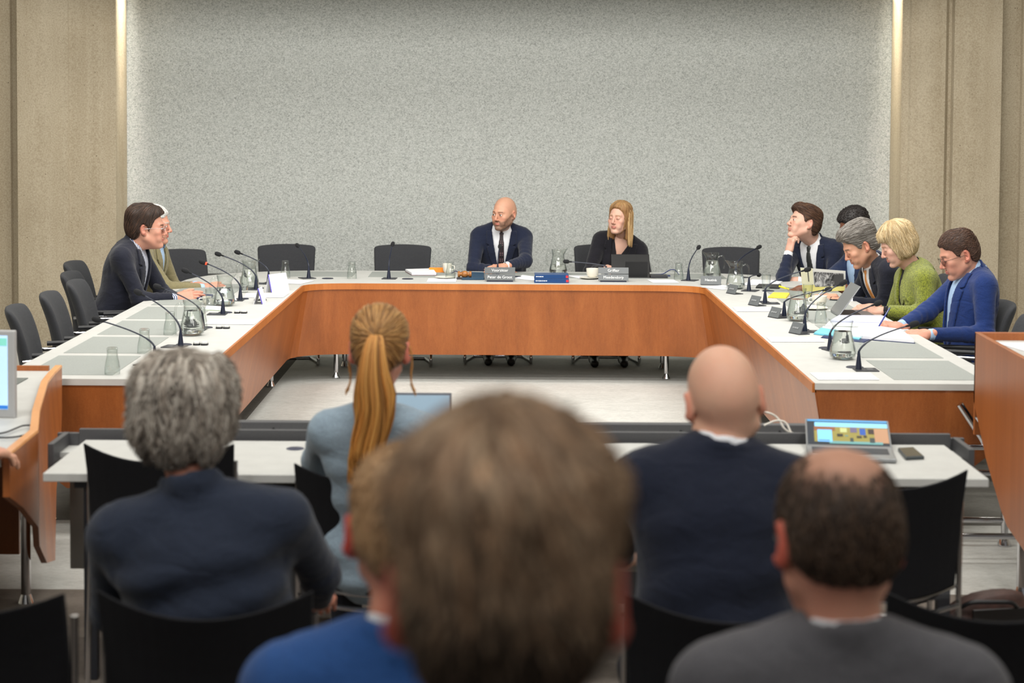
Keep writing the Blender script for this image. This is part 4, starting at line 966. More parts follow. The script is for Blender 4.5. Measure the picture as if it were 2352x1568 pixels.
# ---------------------------------------------------------------- head in its own frame: x = left, -y = front, z = up
SKIN = attr_mat('skin', .5, .12, .08, 350, .35); HAIRM = attr_mat('hair', .55, 0, .25, 500, .4)
def L3(c): return np.array(lin(c))
def skull(P, o):
    w = o.get('w', 1.)
    d = ell(P, (0,.012,.038), (.077*w,.098,.090))
    d = smin(d, ell(P, (0,-.030,-.025), (.062*w,.060,.082)), .03)
    d = smin(d, ell(P, (0,.045,.0), (.066*w,.060,.065)), .03)
    return d
def headsdf(P, o, neck=None):
    w = o.get('w', 1.); fat = o.get('fat', 0.); fem = o.get('fem', 0.)
    X = (abs(P[0]), P[1], P[2])
    d = skull(P, o)
    jw = .050+.006*fat-.005*fem
    d = smin(d, cap(X, (jw,.0,-.052), (.016,-.070,-.098), .020+.004*fat, .015+.003*fat), .022)
    d = smin(d, sph(P, (0,-.080,-.097), .017-.002*fem), .016)
    d = smin(d, ell(X, (.042,-.066,-.018), (.022,.020,.020)), .02)
    d = smin(d, cap(X, (.010,-.087,.026), (.040,-.074,.024), .0105-.002*fem, .010), .014)
    d = smin(d, ell(X, (.030,-.070,-.055), (.022+.008*fat,.018,.024)), .02)
    d = smax(d, -ell(X, (.031,-.106,.006), (.017,.020,.0125)), .012)
    d = smin(d, cap(P, (0,-.089,.016), (0,-.1075,-.024), .0066, .0095), .008)
    d = smin(d, sph(P, (0,-.1105,-.029), .0100), .006)
    d = smin(d, sph(X, (.0120,-.100,-.033), .0072), .006)
    # lips
    d = smin(d, capm(X, [(0,-.0955,-.0575),(.012,-.0925,-.0575),(.022,-.084,-.060)], [.0046,.0040,.0025], .004), .005)
    d = smin(d, capm(X, [(0,-.0945,-.0680),(.011,-.0915,-.0675),(.020,-.083,-.063)], [.0054,.0046,.0025], .004), .005)
    d = smax(d, -capm(X, [(0,-.1010,-.0625),(.012,-.0975,-.0625),(.022,-.089,-.0615)], [.0018,.0016,.001], .003), .003)
    # eyelids
    ez = .004; e = sph(X, (.031,-.0795,ez), .0152)
    if not o.get('closed'):
        op = o.get('op', .0038); e = smax(e, -np.maximum(abs(P[2]-ez+.0005)-op*np.clip(1-((X[0]-.031)/.0145)**2, 0, 1), X[1]+.084), .0015)
    d = smin(d, e, .003)
    # ears
    er = ell(xf(X, _EARM, (.084*w,.016,-.002)), (0,0,0), (.0095,.020,.033)); er = smin(er, ell(X, (.077*w,.006,-.030), (.008,.010,.010)), .008)
    er = smax(er, -ell(xf(X, _EARM, (.091*w,.009,.002)), (0,0,0), (.008,.011,.020)), .006)
    d = smin(d, er, .006)
    if neck is not None:
        d = smin(d, cap(P, (0,.020,-.055), neck, .047+.005*fat-.005*fem, .050+.004*fat-.006*fem), .028)
        d = smin(d, cap(P, (0,-.035,-.085), tuple(np.array(neck)+(0,-.012,.03)), .026+.014*fat, .046), .03)
    if 'rough' in o: d = d + o['rough']*nz(P, 60, 1)
    return d
_t = .55; _EARM = np.array([[math.cos(_t),math.sin(_t),0],[-math.sin(_t),math.cos(_t),0],[0,0,1]]).T.copy()
def headcol(V, o):
    x, y, z = np.abs(V[:,0]), V[:,1], V[:,2]; n = len(V); P = pts(V)
    base = L3(o.get('skin', (202,154,130))); red = L3(o.get('red', (190,112,94)))
    C = np.tile(base, (n,1)).astype(float)
    def mx(w, col): w = np.clip(w, 0, 1)[:,None]; C[:] = C*(1-w)+np.array(col)*w
    mx(.30*np.exp(-((x-.045)**2+(y+.08)**2+(z+.028)**2)/.0006), red); mx(.40*np.exp(-(x**2+(y+.118)**2+(z+.03)**2)/.0003), red)
    mx(o.get('earred',.5)*ss(x, .074, .082)*ss(-abs(z), -.045, -.03)*ss(y, -.02, 0), red)
    mx(.12*nz(P, 45, 2)+.06, red)
    lipc = L3(o.get('lip', (176,98,90))); lz = np.where(x < .012, z+.0625, z+.0625-.05*(x-.012))
    mx(.75*ss(-abs(lz), -.0100, -.0065)*ss(-x, -.023, -.018)*ss(-y, .078, .086), lipc)
    mx(.5*ss(-abs(lz), -.002, -.0008)*ss(-x, -.025, -.021)*ss(-y, .078, .086), lipc*.35)
    bc = L3(o.get('brow', (96,66,48))); bz = z-(.026-.10*np.clip(x-.030, 0, 1)-.06*np.clip(.024-x, 0, 1)); bt = o.get('browt', .0045)
    mx(.85*ss(-abs(bz), -bt-.002, -bt+.001)*ss(x, .010, .015)*ss(-x, -.052, -.044)*ss(-y, .055, .068), bc)
    ec = L3(o.get('socket', (160,104,84))); mx(.35*np.exp(-((x-.031)**2+(y+.09)**2+(z-.004)**2)/.00022), ec)
    lash = ss(-abs(z-.0105), -.0022, -.0008)*ss(-abs(x-.031), -.0155, -.013)*ss(-y, .080, .086)
    if o.get('closed'): lash = ss(-abs(z-.0-.10*(x-.031)**2*0), -.0018, -.0006)*ss(-abs(x-.031), -.0155, -.012)*ss(-y, .082, .088)
    mx(.8*lash, L3((60,36,28)))
    if 'beard' in o:
        bd = L3(o['beard']); a = o.get('beard_a', .8)
        lim = np.interp(y, [-.12,-.09,-.06,-.03,-.005], [-.047,-.043,-.034,-.012,.010])
        m_ = ss(lim-z, -.004, .010)*ss(-y, -.018, .0)*(1-ss(-abs(lz), -.011, -.0075)*ss(-x, -.024, -.018)*ss(-y, .08, .088))
        m_ *= ss(z, -.15, -.12) if o.get('beard_low') is None else 1
        must = ss(-abs(z+.046), -.0085, -.005)*ss(-x, -.032, -.024)*ss(-y, .08, .09)
        mx(a*np.maximum(m_, must)*(.85+.15*nz(P, 220, 3)), bd)
    if 'buzz' in o:
        bz_, ba = o['buzz']; hl = hairline(y, o.get('line', LINE)); mx(ba*ss(z-hl, -.006, .012)*(.9+.1*nz(P, 200, 5)), L3(bz_))
    if 'crown' in o: pass
    return np.clip(C, 0, 1)
LINE = [(-.12,.095),(-.085,.082),(-.068,.060),(-.045,.050),(-.030,.010),(-.018,.0),(-.006,.022),(.014,.036),(.030,.012),(.040,-.035),(.060,-.058),(.12,-.066)]
def hairline(y, line): a = np.array(line); return np.interp(y, a[:,0], a[:,1])
def eyes(o):
    out = []; V0 = []; n, k = 16, 24
    for i in range(n+1):
        ph = PI*i/n
        for j in range(k): V0.append((math.sin(ph)*math.cos(2*PI*j/k), -math.cos(ph), math.sin(ph)*math.sin(2*PI*j/k)))
    V0 = np.array(V0); Q = np.array([(i*k+j, i*k+(j+1)%k, (i+1)*k+(j+1)%k, (i+1)*k+j) for i in range(n) for j in range(k)])
    gx, gz = o.get('gaze', (0,0))
    for s in (-1, 1):
        c, sn = math.cos(gx), math.sin(gx); V = V0.copy(); x, y = V[:,0].copy(), V[:,1].copy()
        V[:,0] = x*c-y*sn; V[:,1] = x*sn+y*c; c, sn = math.cos(gz), math.sin(gz); y, z = V[:,1].copy(), V[:,2].copy(); V[:,1] = y*c-z*sn; V[:,2] = y*sn+z*c
        r0 = np.sqrt(V0[:,0]**2+V0[:,2]**2); C = np.tile(L3((205,196,190)), (len(V),1)); fr = V0[:,1] < 0
        C[fr & (r0 < .50)] = L3(o.get('iris', (78,70,60))); C[fr & (r0 < .22)] = L3((12,10,10))
        out.append((V*.0136+np.array([s*.031,-.0795,.004]), Q, 1, C))
    return out
EYEM = attr_mat('eye', .15, 0, 0, 1, .5)
# ---------------------------------------------------------------- hair
def haircol(n, base, var, rng, hi=None):
    b = L3(base); k = rng.normal(0, var, (n,1)); c = b*np.exp(k)
    if hi is not None: w = rng.random((n,1))**2; c = c*(1-w)+L3(hi)*w
    return np.clip(c, 0, 1)
def capsdf(P, o, hr):
    t = hr.get('t', .008); top = hr.get('top', .012); T = t+top*ss(P[2], .03, .115)*hr.get('topf', 1)
    if 'quiff' in hr: T = T+hr['quiff']*ss(-P[1], .02, .085)*ss(P[2], .06, .10)
    if 'back' in hr: T = T+hr['back']*ss(P[1], .04, .09)
    if 'side' in hr: T = T+hr['side']*ss(abs(P[0]), .05, .075)
    if 'part' in hr: T = T-.006*np.exp(-((P[0]-hr['part'])/.006)**2)*ss(P[2], .06, .09)*ss(-P[1], -.03, .01)
    d = skull(P, o)-T
    d = d+hr.get('rip', .0015)*nz((P[0]*1.6, P[1]*.7, P[2]*.5), 160, hr.get('seed', 0))+.0018*nz(P, 40, hr.get('seed', 0))
    if 'fn' in hr: d = hr['fn'](P, d)
    line = hr.get('line', LINE); cut = hairline(P[1]+.0, line)-P[2]+.003*nz(P, 150, 2)
    d = smax(d, cut*.8, hr.get('soft', .010))
    if 'bald' in hr:
        bx, by, bz, br = hr['bald']; d = smax(d, br-np.sqrt((P[0]-bx)**2+((P[1]-by)*.75)**2+(P[2]-bz)**2), .012)
    if not hr.get('overear'):
        X = (abs(P[0]), P[1], P[2]); d = smax(d, -ell(X, (.088*o.get('w',1),.016,-.004), (.020,.026,.037)), .006)
    return d
def make_hair(o, hr, res):
    rng = np.random.default_rng(hr.get('seed', 1)); fn = lambda P: capsdf(P, o, hr)
    lo = hr.get('lo', (-.12,-.135,-.11)); hi = hr.get('hi', (.12,.15,.175))
    V, Q = nets(fn, lo, hi, res); base = L3(hr['col']); P = pts(V)
    st_ = hr.get('streak', .16)
    wv = nz((P[0]*2.2, P[1]*.9, P[2]*.6), 95, 4)*.6+nz((P[0]*5, P[1]*1.8, P[2]*1.2), 110, 7)*.4
    C = base[None,:]*np.exp(st_*wv)[:,None]
    if 'root' in hr: w = (hr.get('lowerw',.75)*ss(-P[2], *hr.get('lowerz', (-.02,.05))))[:,None]; C = C*(1-w)+L3(hr['root'])*w  # second hair colour, blended in lower down the head
    th_w = lambda A: 0
    if 'thin' in hr:
        tx, ty, tz, r0_, r1_, tc = hr['thin']; th_w = lambda A: ss(-np.sqrt((A[:,0]-tx)**2+(A[:,1]-ty)**2+(A[:,2]-tz)**2)+.006*nz(pts(A), 90, 1), -r1_, -r0_)
        w = (.88*th_w(V))[:,None]; C = C*(1-w)+L3(tc)*w
    parts = [(V, Q, 0, np.clip(C,0,1))]
    n = hr.get('n', 500)
    if n:
        sel = rng.integers(0, len(V), n*2); R0 = V[sel]; keep = (fn(pts(R0)) > -.004) & (rng.random(len(R0)) > th_w(R0)*1.05-.02); 
        eps = .002
        def grad(p):
            g = np.stack([fn(pts(p+np.eye(3)[i]*eps))-fn(pts(p-np.eye(3)[i]*eps)) for i in range(3)], 1); return g/(np.linalg.norm(g, axis=1, keepdims=True)+1e-9)
        R0 = R0[keep][:n]
        if len(R0):
            S_ = 7; st = hr.get('len', .05)/(S_-1); p = R0.copy(); out = [p.copy()]; mode = hr.get('flow', 'down'); wh = np.array(hr.get('whorl', (0,.06,.13)))
            jit = rng.normal(0, hr.get('messy', .25), (len(p),3)); cl = hr.get('lift', .0015)
            for k in range(S_-1):
                if mode == 'down': d = p-wh; d /= np.linalg.norm(d, axis=1, keepdims=True)+1e-9; d = d+np.array([0,0,-.35])
                elif mode == 'back': d = np.tile(np.array([0,1.,-.25]), (len(p),1))
                elif mode == 'side': d = np.tile(np.array([hr.get('sx',1)*1.,.35,-.3]), (len(p),1))
                elif mode == 'fwd': d = np.tile(np.array([0,-1.,-.1]), (len(p),1))
                elif mode == 'tail': d = wh-p; d /= np.linalg.norm(d, axis=1, keepdims=True)+1e-9
                else: d = np.tile(np.array([0,0,-1.]), (len(p),1))
                d = d+jit+.15*rng.normal(0, hr.get('messy', .25), (len(p),3)); g = grad(p); d -= g*(d*g).sum(1, keepdims=True); d /= np.linalg.norm(d, axis=1, keepdims=True)+1e-9
                p = p+d*st; g = grad(p); v = fn(pts(p)); p = p-g*np.clip(v-cl, -.006, .006)[:,None]
                if mode != 'tail' and k == S_-2: p = p+g*hr.get('tip', .002)
                out.append(p.copy())
            S3 = np.stack(out, 1); rr = hr.get('r', .0022)*rng.uniform(.6, 1.3, (len(S3),1))*np.array([.5,1,1.1,1,.8,.5,.15])[None,:]
            Cc = haircol(len(S3), hr['col'], hr.get('var', .28), rng, hr.get('hi_col'))
            if 'root' in hr: w = (hr.get('lowerw',.75)*ss(-R0[:,2], *hr.get('lowerz', (-.02,.05))))[:,None]; Cc = Cc*(1-w)+L3(hr['root'])*w*np.exp(rng.normal(0,.2,(len(Cc),1)))
            a, b, c = tubes_np(S3, rr, 4, np.clip(Cc,0,1)); parts.append((a, b, 0, c))
    if 'locks' in hr:
        for P_, R_, C_ in hr['locks'](rng): a, b, c = tubes_np(P_, R_, 5, C_); parts.append((a, b, 0, c))
    return parts
# ---------------------------------------------------------------- hand: +y = fingers, +z = back of hand, thumb at side*x
def handsdf(P, side, curl, spread=.10, thumb=.5, grip=0.):
    S = (P[0]*side, P[1], P[2]); d = rbox(S, (0,.050,0), (.038,.050,.014), .013)
    d = smin(d, cap(S, (.004,-.035,0), (0,.02,0), .024, .026), .02)
    d = smin(d, ell(S, (.024,.028,-.008), (.020,.030,.015)), .012)
    L0 = [.074,.084,.078,.060]; X0 = [.030,.0105,-.0095,-.028]; Y0 = [.094,.099,.096,.087]; R0 = [.0092,.0094,.0088,.0078]
    for i in range(4):
        L = L0[i]; a = 0.; p = np.array([X0[i], Y0[i]-.01, 0.]); cu = curl[i] if isinstance(curl, (list,tuple)) else curl
        sp = (X0[i])*spread*16; dx = math.sin(sp*.5)*.25; P3 = [p]
        for k, (fr, ck) in enumerate(((.50,.75),(.29,1.),(.21,.7))):
            a += cu*ck; dv = np.array([dx*math.cos(a), math.cos(a), -math.sin(a)]); dv /= np.linalg.norm(dv); p = p+dv*L*fr; P3.append(p)
        d = smin(d, capm(S, P3, [R0[i]*1.05,R0[i],R0[i]*.92,R0[i]*.78], .003), .005)
    t0 = np.array([.022,.018,-.006]); t1 = t0+np.array([.030*thumb+.012,.030,-.010]); t2 = t1+np.array([.012*(1-grip)-.008*grip,.030,-.006-.012*grip]); t3 = t2+np.array([.002-.012*grip,.024,-.004-.008*grip])
    d = smin(d, capm(S, [t0,t1,t2,t3], [.015,.0125,.0105,.0085], .004), .009)
    # knuckles
    for i in range(4): d = smin(d, sph(S, (X0[i],Y0[i]-.012,.006), .008), .008)
    return d
def orth(fwd, up):
    f = np.array(fwd, float); f /= np.linalg.norm(f); u = np.array(up, float); u -= f*(u@f); u /= np.linalg.norm(u); return np.stack([np.cross(f, u), f, u], 1)
# ---------------------------------------------------------------- clothing materials on the fly
def ik(S, Wt, l1, l2, hint):
    d = Wt-S; L = np.linalg.norm(d); 
    if L > (l1+l2)*.985: k = L/((l1+l2)*.985); l1 *= k; l2 *= k
    a = (l1*l1-l2*l2+L*L)/(2*L); h = math.sqrt(max(l1*l1-a*a, 1e-6)); n = np.array(hint, float); n -= d*(n@d)/(L*L); n /= np.linalg.norm(n)
    return S+d*a/L+n*h
def person(pel, S, head, a, ha, hp=0, hrl=0, label='', hs=1.06, o={}, hair=None, cloth={}, hands=None, legs=True, sw=.185, res=(.0042,.0095,.003), hg=None, bulk=1., stand=False, glasses=None, extra=None, hunch=0.):
    """pel pelvis centre, S shoulder centre, head centre: world points; a = facing of the body, ha = facing of the head
    hands = {side: dict(w=wrist, f=finger direction, u=back-of-hand direction, curl, hint)} side +1 = person's left"""
    pel, S, head = map(lambda v: np.array(v, float), (pel, S, head)); O = np.array([pel[0], pel[1], 0.])
    root = empty('person', tuple(O), 0, label, 'person', hg)
    up = S-pel; LS = np.linalg.norm(up); up /= LS; fw = np.array([math.sin(a), -math.cos(a), 0.]); fw -= up*(fw@up); fw /= np.linalg.norm(fw); lt = np.cross(fw*-1, up); lt /= np.linalg.norm(lt)
    lt = -lt if lt@np.array([math.cos(a), math.sin(a), 0]) < 0 else lt
    T = np.stack([lt, -fw, up], 1); k = LS/.46
    toT = lambda P: (lambda q: (q[0], q[1], q[2]/k))(xf(P, T, pel-O))
    fem = o.get('fem', 0.); bk = bulk
    def torso(Q, g=0.):
        d = ell(Q, (0,.01,.0), (.180*bk+g,.128*bk+g,.15+g)); d = smin(d, ell(Q, (0,-.008,.18), ((.160-.02*fem)*bk+g,(.122-.015*fem)*bk+g,.21)), .06)
        d = smin(d, ell(Q, (0,.002,.345), (.172*bk+g,.116*bk+g,.165)), .06)
        d = smin(d, cap(Q, (-sw+.035,.012,.425), (sw-.035,.012,.425), .060+g, .060+g), .05)
        d = smin(d, cap((abs(Q[0]),Q[1],Q[2]), (.0,.018,.500), (sw-.03,.014,.440), .052+g, .050+g), .04)
        if fem: d = smin(d, ell((abs(Q[0]),Q[1],Q[2]), (.07,-.085,.30), (.06,.055,.06)), .05)
        if hunch: d = smin(d, ell(Q, (0,.075,.38), (.13,.06,.14)), .06)
        return d
    SH = {s: (S-O)+lt*s*sw+up*-.035 for s in (1,-1)}; arms = {}
    hands = hands or {}
    for s in (1,-1):
        hd = hands.get(s)
        if hd is None: hd = dict(w=O*0+pel+lt*s*.16+fw*.42+np.array([0,0,.12]), f=fw, u=(0,0,1), curl=.35); hands[s] = hd
        Wt = np.array(hd['w'], float)-O; hint = hd.get('hint', lt*s*.6-np.array([0,0,1.])-fw*.2); E = ik(SH[s], Wt, .295, .265, hint)
        if 'e' in hd: E = np.array(hd['e'], float)-O
        arms[s] = (E, Wt)
    sleeve_r = cloth.get('sleeve', 1.)
    nb = pel+T @ np.array([0,.012,(.50*k)])-O   # neck base
    cg = cloth.get('gap', .012)
    def sleeves(P, g=0., end=.03, grow=1.):
        d = None
        for s in (1,-1):
            E, Wt = arms[s]; dv = (E-Wt)/np.linalg.norm(E-Wt); W2 = Wt+dv*end
            up_ = cap(P, SH[s], E, (.062*sleeve_r+g)*grow, (.050*sleeve_r+g)*grow); lo_ = cap(P, E, W2, (.050*sleeve_r+g)*grow, (.036*sleeve_r+g)*grow)
            # folds round the elbow
            if g >= 0:
                ax = (E-SH[s])/np.linalg.norm(E-SH[s]); t = (P[0]-E[0])*ax[0]+(P[1]-E[1])*ax[1]+(P[2]-E[2])*ax[2]; w = np.exp(-(t/.075)**2)
                up_ = up_+.0035*np.sin(t*150+5*nz(P,14,s))*w
                t2 = (P[0]-E[0])*dv[0]+(P[1]-E[1])*dv[1]+(P[2]-E[2])*dv[2]; lo_ = lo_+.003*np.sin(t2*140+5*nz(P,16,s+3))*np.exp(-((t2+.07)/.09)**2)
                # cut flat at the cuff
                c = (P[0]-W2[0])*dv[0]+(P[1]-W2[1])*dv[1]+(P[2]-W2[2])*dv[2]; lo_ = smax(lo_, -c, .006)
            e = smin(up_, lo_, .03); d = e if d is None else np.minimum(d, e)
        return d
    # ---- jacket
    allp = np.array([pel-O, S-O, nb]+[p for s in (1,-1) for p in (SH[s], arms[s][0], arms[s][1])])
    lo = allp.min(0)-.19; hi = allp.max(0)+.13; lo[2] = max(lo[2], (pel-O)[2]-.17)
    vtop, vbot, vw = cloth.get('v', (.50,.20,.075))
    neckr = cloth.get('neckr', .062)
    def vreg(Q): # inside < 0 : opening in front
        w = np.interp(Q[2], [vbot, vtop, .56], [0., vw, vw*.8]); return np.where(Q[2] > vbot, abs(Q[0]-cloth.get('vx',0))-w, .05)
    closed_back = cloth.get('open', True)
    n0 = A3_(0,.012,.498); hq = np.array([float(v) for v in toT(tuple(head-O))]); hq[2] = hq[2]; nd = hq+np.array([0,.03,-.06])-n0; nd /= np.linalg.norm(nd); nd = nd*.75+np.array([0,0,.25]); nd /= np.linalg.norm(nd)
    cr = cloth.get('cr', .068)*(1-.06*fem)*(1+.04*o.get('fat',0))
    def ncoord(Q):
        q = sub(Q, n0); hh = q[0]*nd[0]+q[1]*nd[1]+q[2]*nd[2]; rr_ = np.sqrt(np.maximum(q[0]**2+q[1]**2+q[2]**2-hh**2, 0)); bkw = (q[1]-hh*nd[1])/(rr_+1e-6); return hh, rr_, bkw
    def jtorso(P):
        Q = toT(P); d = torso(Q, cg); d = d+cloth.get('wr', .0028)*1.3*nz((P[0],P[1],P[2]*.6), 22, o.get('seed', 1)); return Q, d
    def jacket(P):
        Q, d = jtorso(P); op = cloth.get('open', True)
        if 'folds' in cloth: d = d+cloth['folds']*np.sin(Q[2]*48+3*nz(P, 9, 2)+3*Q[0])*ss(Q[1], .0, .06)*ss(.42-Q[2], 0, .1)
        # centre back seam and armhole seams
        d = d+.003*np.exp(-(Q[0]/.004)**2)*(Q[1] > 0)+.003*np.exp(-((abs(Q[0])-sw+.012)/.006)**2)*ss(Q[2], .25, .3)
        if cloth.get('collar', 1):
            hh, rr_, bkw = ncoord(Q); top_ = .014+cloth.get('ch', .030)*ss(bkw, -.6, .5); rad = cr+.35*np.clip(.012-hh, 0, .05)
            col = np.sqrt(np.maximum(abs(rr_-rad)-.003,0)**2+np.maximum(abs(hh-top_+.03)-.03,0)**2)-.0045
            d = smin(d, col, .008); fl = np.sqrt(np.maximum(abs(rr_-rad-.009)-.002,0)**2+np.maximum(abs(hh-top_+.024)-.021,0)**2)-.0035; d = np.minimum(d, fl)
        if op:
            vr = vreg(Q); d = smax(d, -np.maximum(vr, Q[1]-.03), .004); d = smax(d, -torso(Q, -.012), .002)
        d = smax(d, -cap(Q, tuple(n0-nd*.005), tuple(n0+nd*.2), cr-.010, cr-.004), .005)
        d = smin(d, sleeves(P), .030)
        return d+.0012*nz(P, 70, 4)
    h = res[1]
    if cloth.get('top') is not None:
        V, Q = nets(jacket, lo, hi, h); jm = mesh_np(cloth.get('name', 'jacket'), [(V,Q,0,None)], cloth['top'], root)
        if cloth.get('open', True) and cloth.get('lapel', 1) and vw > .04:
            def lapel(P):
                Q, d = jtorso(P); vr = vreg(Q); lw = np.interp(Q[2], [vbot, vbot+.20, .40, .412, .42, .50], [.004, .052, .060, .030, .058, .042]); e = np.maximum(np.maximum(d-.011, -(d-.001)), np.maximum(-vr-.003, vr-lw)); return smax(np.maximum(e, np.maximum(Q[1]-.02, Q[2]-.505)), vbot-Q[2], .003)
            c0 = pel-O+T @ np.array([0,-.10,.32*k]); V, Q = nets(lapel, c0-.26, c0+.26, .0055)
            if len(Q): mesh_np('lapel', [(V,Q,0,None)], cloth['top'], jm)
    vn = cloth.get('vn')
    # ---- shirt with collar and cuffs
    if 'shirt' in cloth:
        def shirt(P):
            Q = toT(P); d = torso(Q, .002+cloth.get('shirtg', 0)); d = smax(d, Q[1]-.02, .01); 
            if vn: d = smax(d, -np.maximum(abs(Q[0])-np.interp(Q[2], [vn[0], .50, .56], [0, vn[1], vn[1]]), vn[0]-Q[2]), .003)
            if cloth.get('shirt_collar', 1):
                hh, rr_, bkw = ncoord(Q); r0 = cr-.011; top_ = .034+.020*ss(bkw, -.3, .6)
                col = np.sqrt(np.maximum(abs(rr_-r0)-.0015,0)**2+np.maximum(abs(hh-top_+.04)-.04,0)**2)-.0025
                dn = .032+.25*np.clip(-bkw-.2, 0, .8)*.12; pt = np.sqrt(np.maximum(abs(rr_-r0-.006-.30*np.clip(top_-hh,0,.06))-.0015,0)**2+np.maximum(abs(hh-top_+dn)-dn,0)**2)-.0028; pt = smax(pt, -(abs(Q[0])-.004-.55*np.clip(top_-hh,0,.1)+10*(bkw > 0)), .003)
                d = np.minimum(d, np.minimum(col, pt))
            d = smax(d, -cap(Q, tuple(n0+nd*.01), tuple(n0+nd*.2), cr-.018, cr-.016), .004)
            return d+.0012*nz(P, 50, 3)
        V, Q = nets(shirt, lo, hi, h*.75); mesh_np(cloth.get('shirt_name', 'shirt'), [(V,Q,0,None)], cloth['shirt'], root)
        for s in (1,-1):
            if hands[s].get('none') or not cloth.get('cuff', 1): continue
            E, Wt = arms[s]; dv = (E-Wt)/np.linalg.norm(E-Wt); c0 = Wt+dv*.004; c1 = Wt+dv*.055
            def cuff(P): cf = cap(P, c0, c1, .0330, .0345); t = (P[0]-c0[0])*dv[0]+(P[1]-c0[1])*dv[1]+(P[2]-c0[2])*dv[2]; return smax(smax(cf, -t, .003), t-.06, .003)
            V, Q = nets(cuff, np.minimum(c0,c1)-.05, np.maximum(c0,c1)+.05, .006); mesh_np('cuff', [(V,Q,0,None)], cloth['shirt'], root)
    if 'tie' in cloth:
        def tie(P):
            Q = toT(P); w = np.interp(Q[2], [.05,.12,.43,.47,.50], [.040,.038,.021,.016,.020]); tt = torso(Q, .008); d = np.maximum(np.maximum(tt, -tt-.009), np.maximum(abs(Q[0]-cloth.get('tx',0)*(.5-Q[2]))-w, Q[1]+.01))
            d = np.maximum(d, np.maximum(Q[2]-.492, .10-Q[2])); kn = ell(Q, (0,-.062,.485), (.017,.013,.019)); return smin(d, kn, .006)
        c0 = pel-O+T @ np.array([0,-.10,.30*k]); V, Q = nets(tie, c0-.27, c0+.27, .0065); 
        if len(Q): mesh_np('tie', [(V,Q,0,None)], cloth['tie'], root)
    # ---- body
    hM = np.array((Matrix.Rotation(ha, 3, 'Z') @ Matrix.Rotation(hp, 3, 'X') @ Matrix.Rotation(hrl, 3, 'Y')))
    hc = head-O; nk = (hM.T @ (nb-hc))/hs
    V, Q = nets(lambda P: headsdf(P, o, tuple(nk)), (min(-.105,nk[0]-.08),min(-.14,nk[1]-.08),min(-.14, nk[2]-.06)), (max(.105,nk[0]+.08),max(.125, nk[1]+.07),.145), res[0]); 
    # widen the box so a sideways neck is kept
    C = headcol(V, o); parts = [(V@hM.T*hs+hc, Q, 0, C)]
    if not o.get('noface'):
        for Ve, Qe, mi, Ce in (eyes(o) if not o.get('closed') else []): parts.append((Ve@hM.T*hs+hc, Qe, 1, Ce))
    skin = L3(o.get('skin', (202,154,130))); red = L3(o.get('red', (190,112,94)))
    for s in (1,-1):
        hd = hands[s]; E, Wt = arms[s]
        if hd.get('none'): continue
        Hm = orth(hd['f'], hd['u']); fa = (E-Wt)/np.linalg.norm(E-Wt)
        sd = -s if True else s
        Vh, Qh = nets(lambda P: handsdf(P, float(s), hd.get('curl', .3), hd.get('spread', .1), hd.get('thumb', .5), hd.get('grip', 0)), (-.075,-.06,-.105), (.075,.20,.04), res[2])
        ph = pts(Vh); Ch = skin*(1-.25*np.clip(.5+nz(ph,60,2)*.8,0,1)[:,None])+red*.25*np.clip(.5+nz(ph,60,2)*.8,0,1)[:,None]
        sc = hd.get('sc', 1.0)*hs/1.06
        parts.append((Vh@Hm.T*sc+Wt, Qh, 0, Ch))
        Vf, Qf = nets(lambda P: cap(P, Wt, Wt+fa*.12, .0255, .036), np.minimum(Wt, Wt+fa*.12)-.05, np.maximum(Wt, Wt+fa*.12)+.05, .007); parts.append((Vf, Qf, 0, np.tile(skin, (len(Vf),1))))
    core = lambda P: smin(torso(toT(P), -.016 if not vn else -.003), smin(cap(P, nb-up*.06, nb+up*.02, .05, .05), sleeves(P, -.018, .05), .02), .03)
    V, Q = nets(core, lo, hi, .016); parts.append((V, Q, 0, np.tile(skin, (len(V),1))))
    mesh_np('body', parts, [SKIN, EYEM], root)
    # ---- hair
    if hair:
        hp_ = make_hair(o, hair, hair.get('res', res[0])); hp_ = [(v@hM.T*hs+hc, q, 0, c) for v, q, m_, c in hp_]
        mesh_np(hair.get('name','hair'), hp_, HAIRM, root)
    if glasses:
        def wpt(p): return tuple(hM@np.array(p)*hs+hc)
        m = MB(); gy = -.104
        for s in (-1,1):
            loop = [wpt((s*.032+.0235*math.cos(t), gy+.006*abs(math.cos(t)*1)*(1 if math.cos(t)*s > 0 else 0), .002+.017*math.sin(t))) for t in np.linspace(0, 2*PI, 22)]
            if glasses.get('rim', 1): m.tube(loop, glasses.get('r', .0011), 6)
            m.tube([wpt((s*.056,gy+.006,.006)), wpt((s*.079,-.03,.006)), wpt((s*.086,.008,.004)), wpt((s*.084,.022,-.012))], glasses.get('r', .0011)*1.2, 6)
        m.tube([wpt((-.009,gy,.006)), wpt((0,gy-.002,.009)), wpt((.009,gy,.006))], .0012, 6)
        g_ = m.build('glasses', glasses['mat'], root, smooth=True)
        m = MB()
        for s in (-1,1):
            m.add([wpt((s*.032+.023*math.cos(t), gy, .002+.0165*math.sin(t))) for t in np.linspace(0, 2*PI, 20, endpoint=False)], [tuple(range(20))])
        m.build('lenses', plain('lens_glass',(255,255,255),.02,trans=1,ior=1.02), g_)
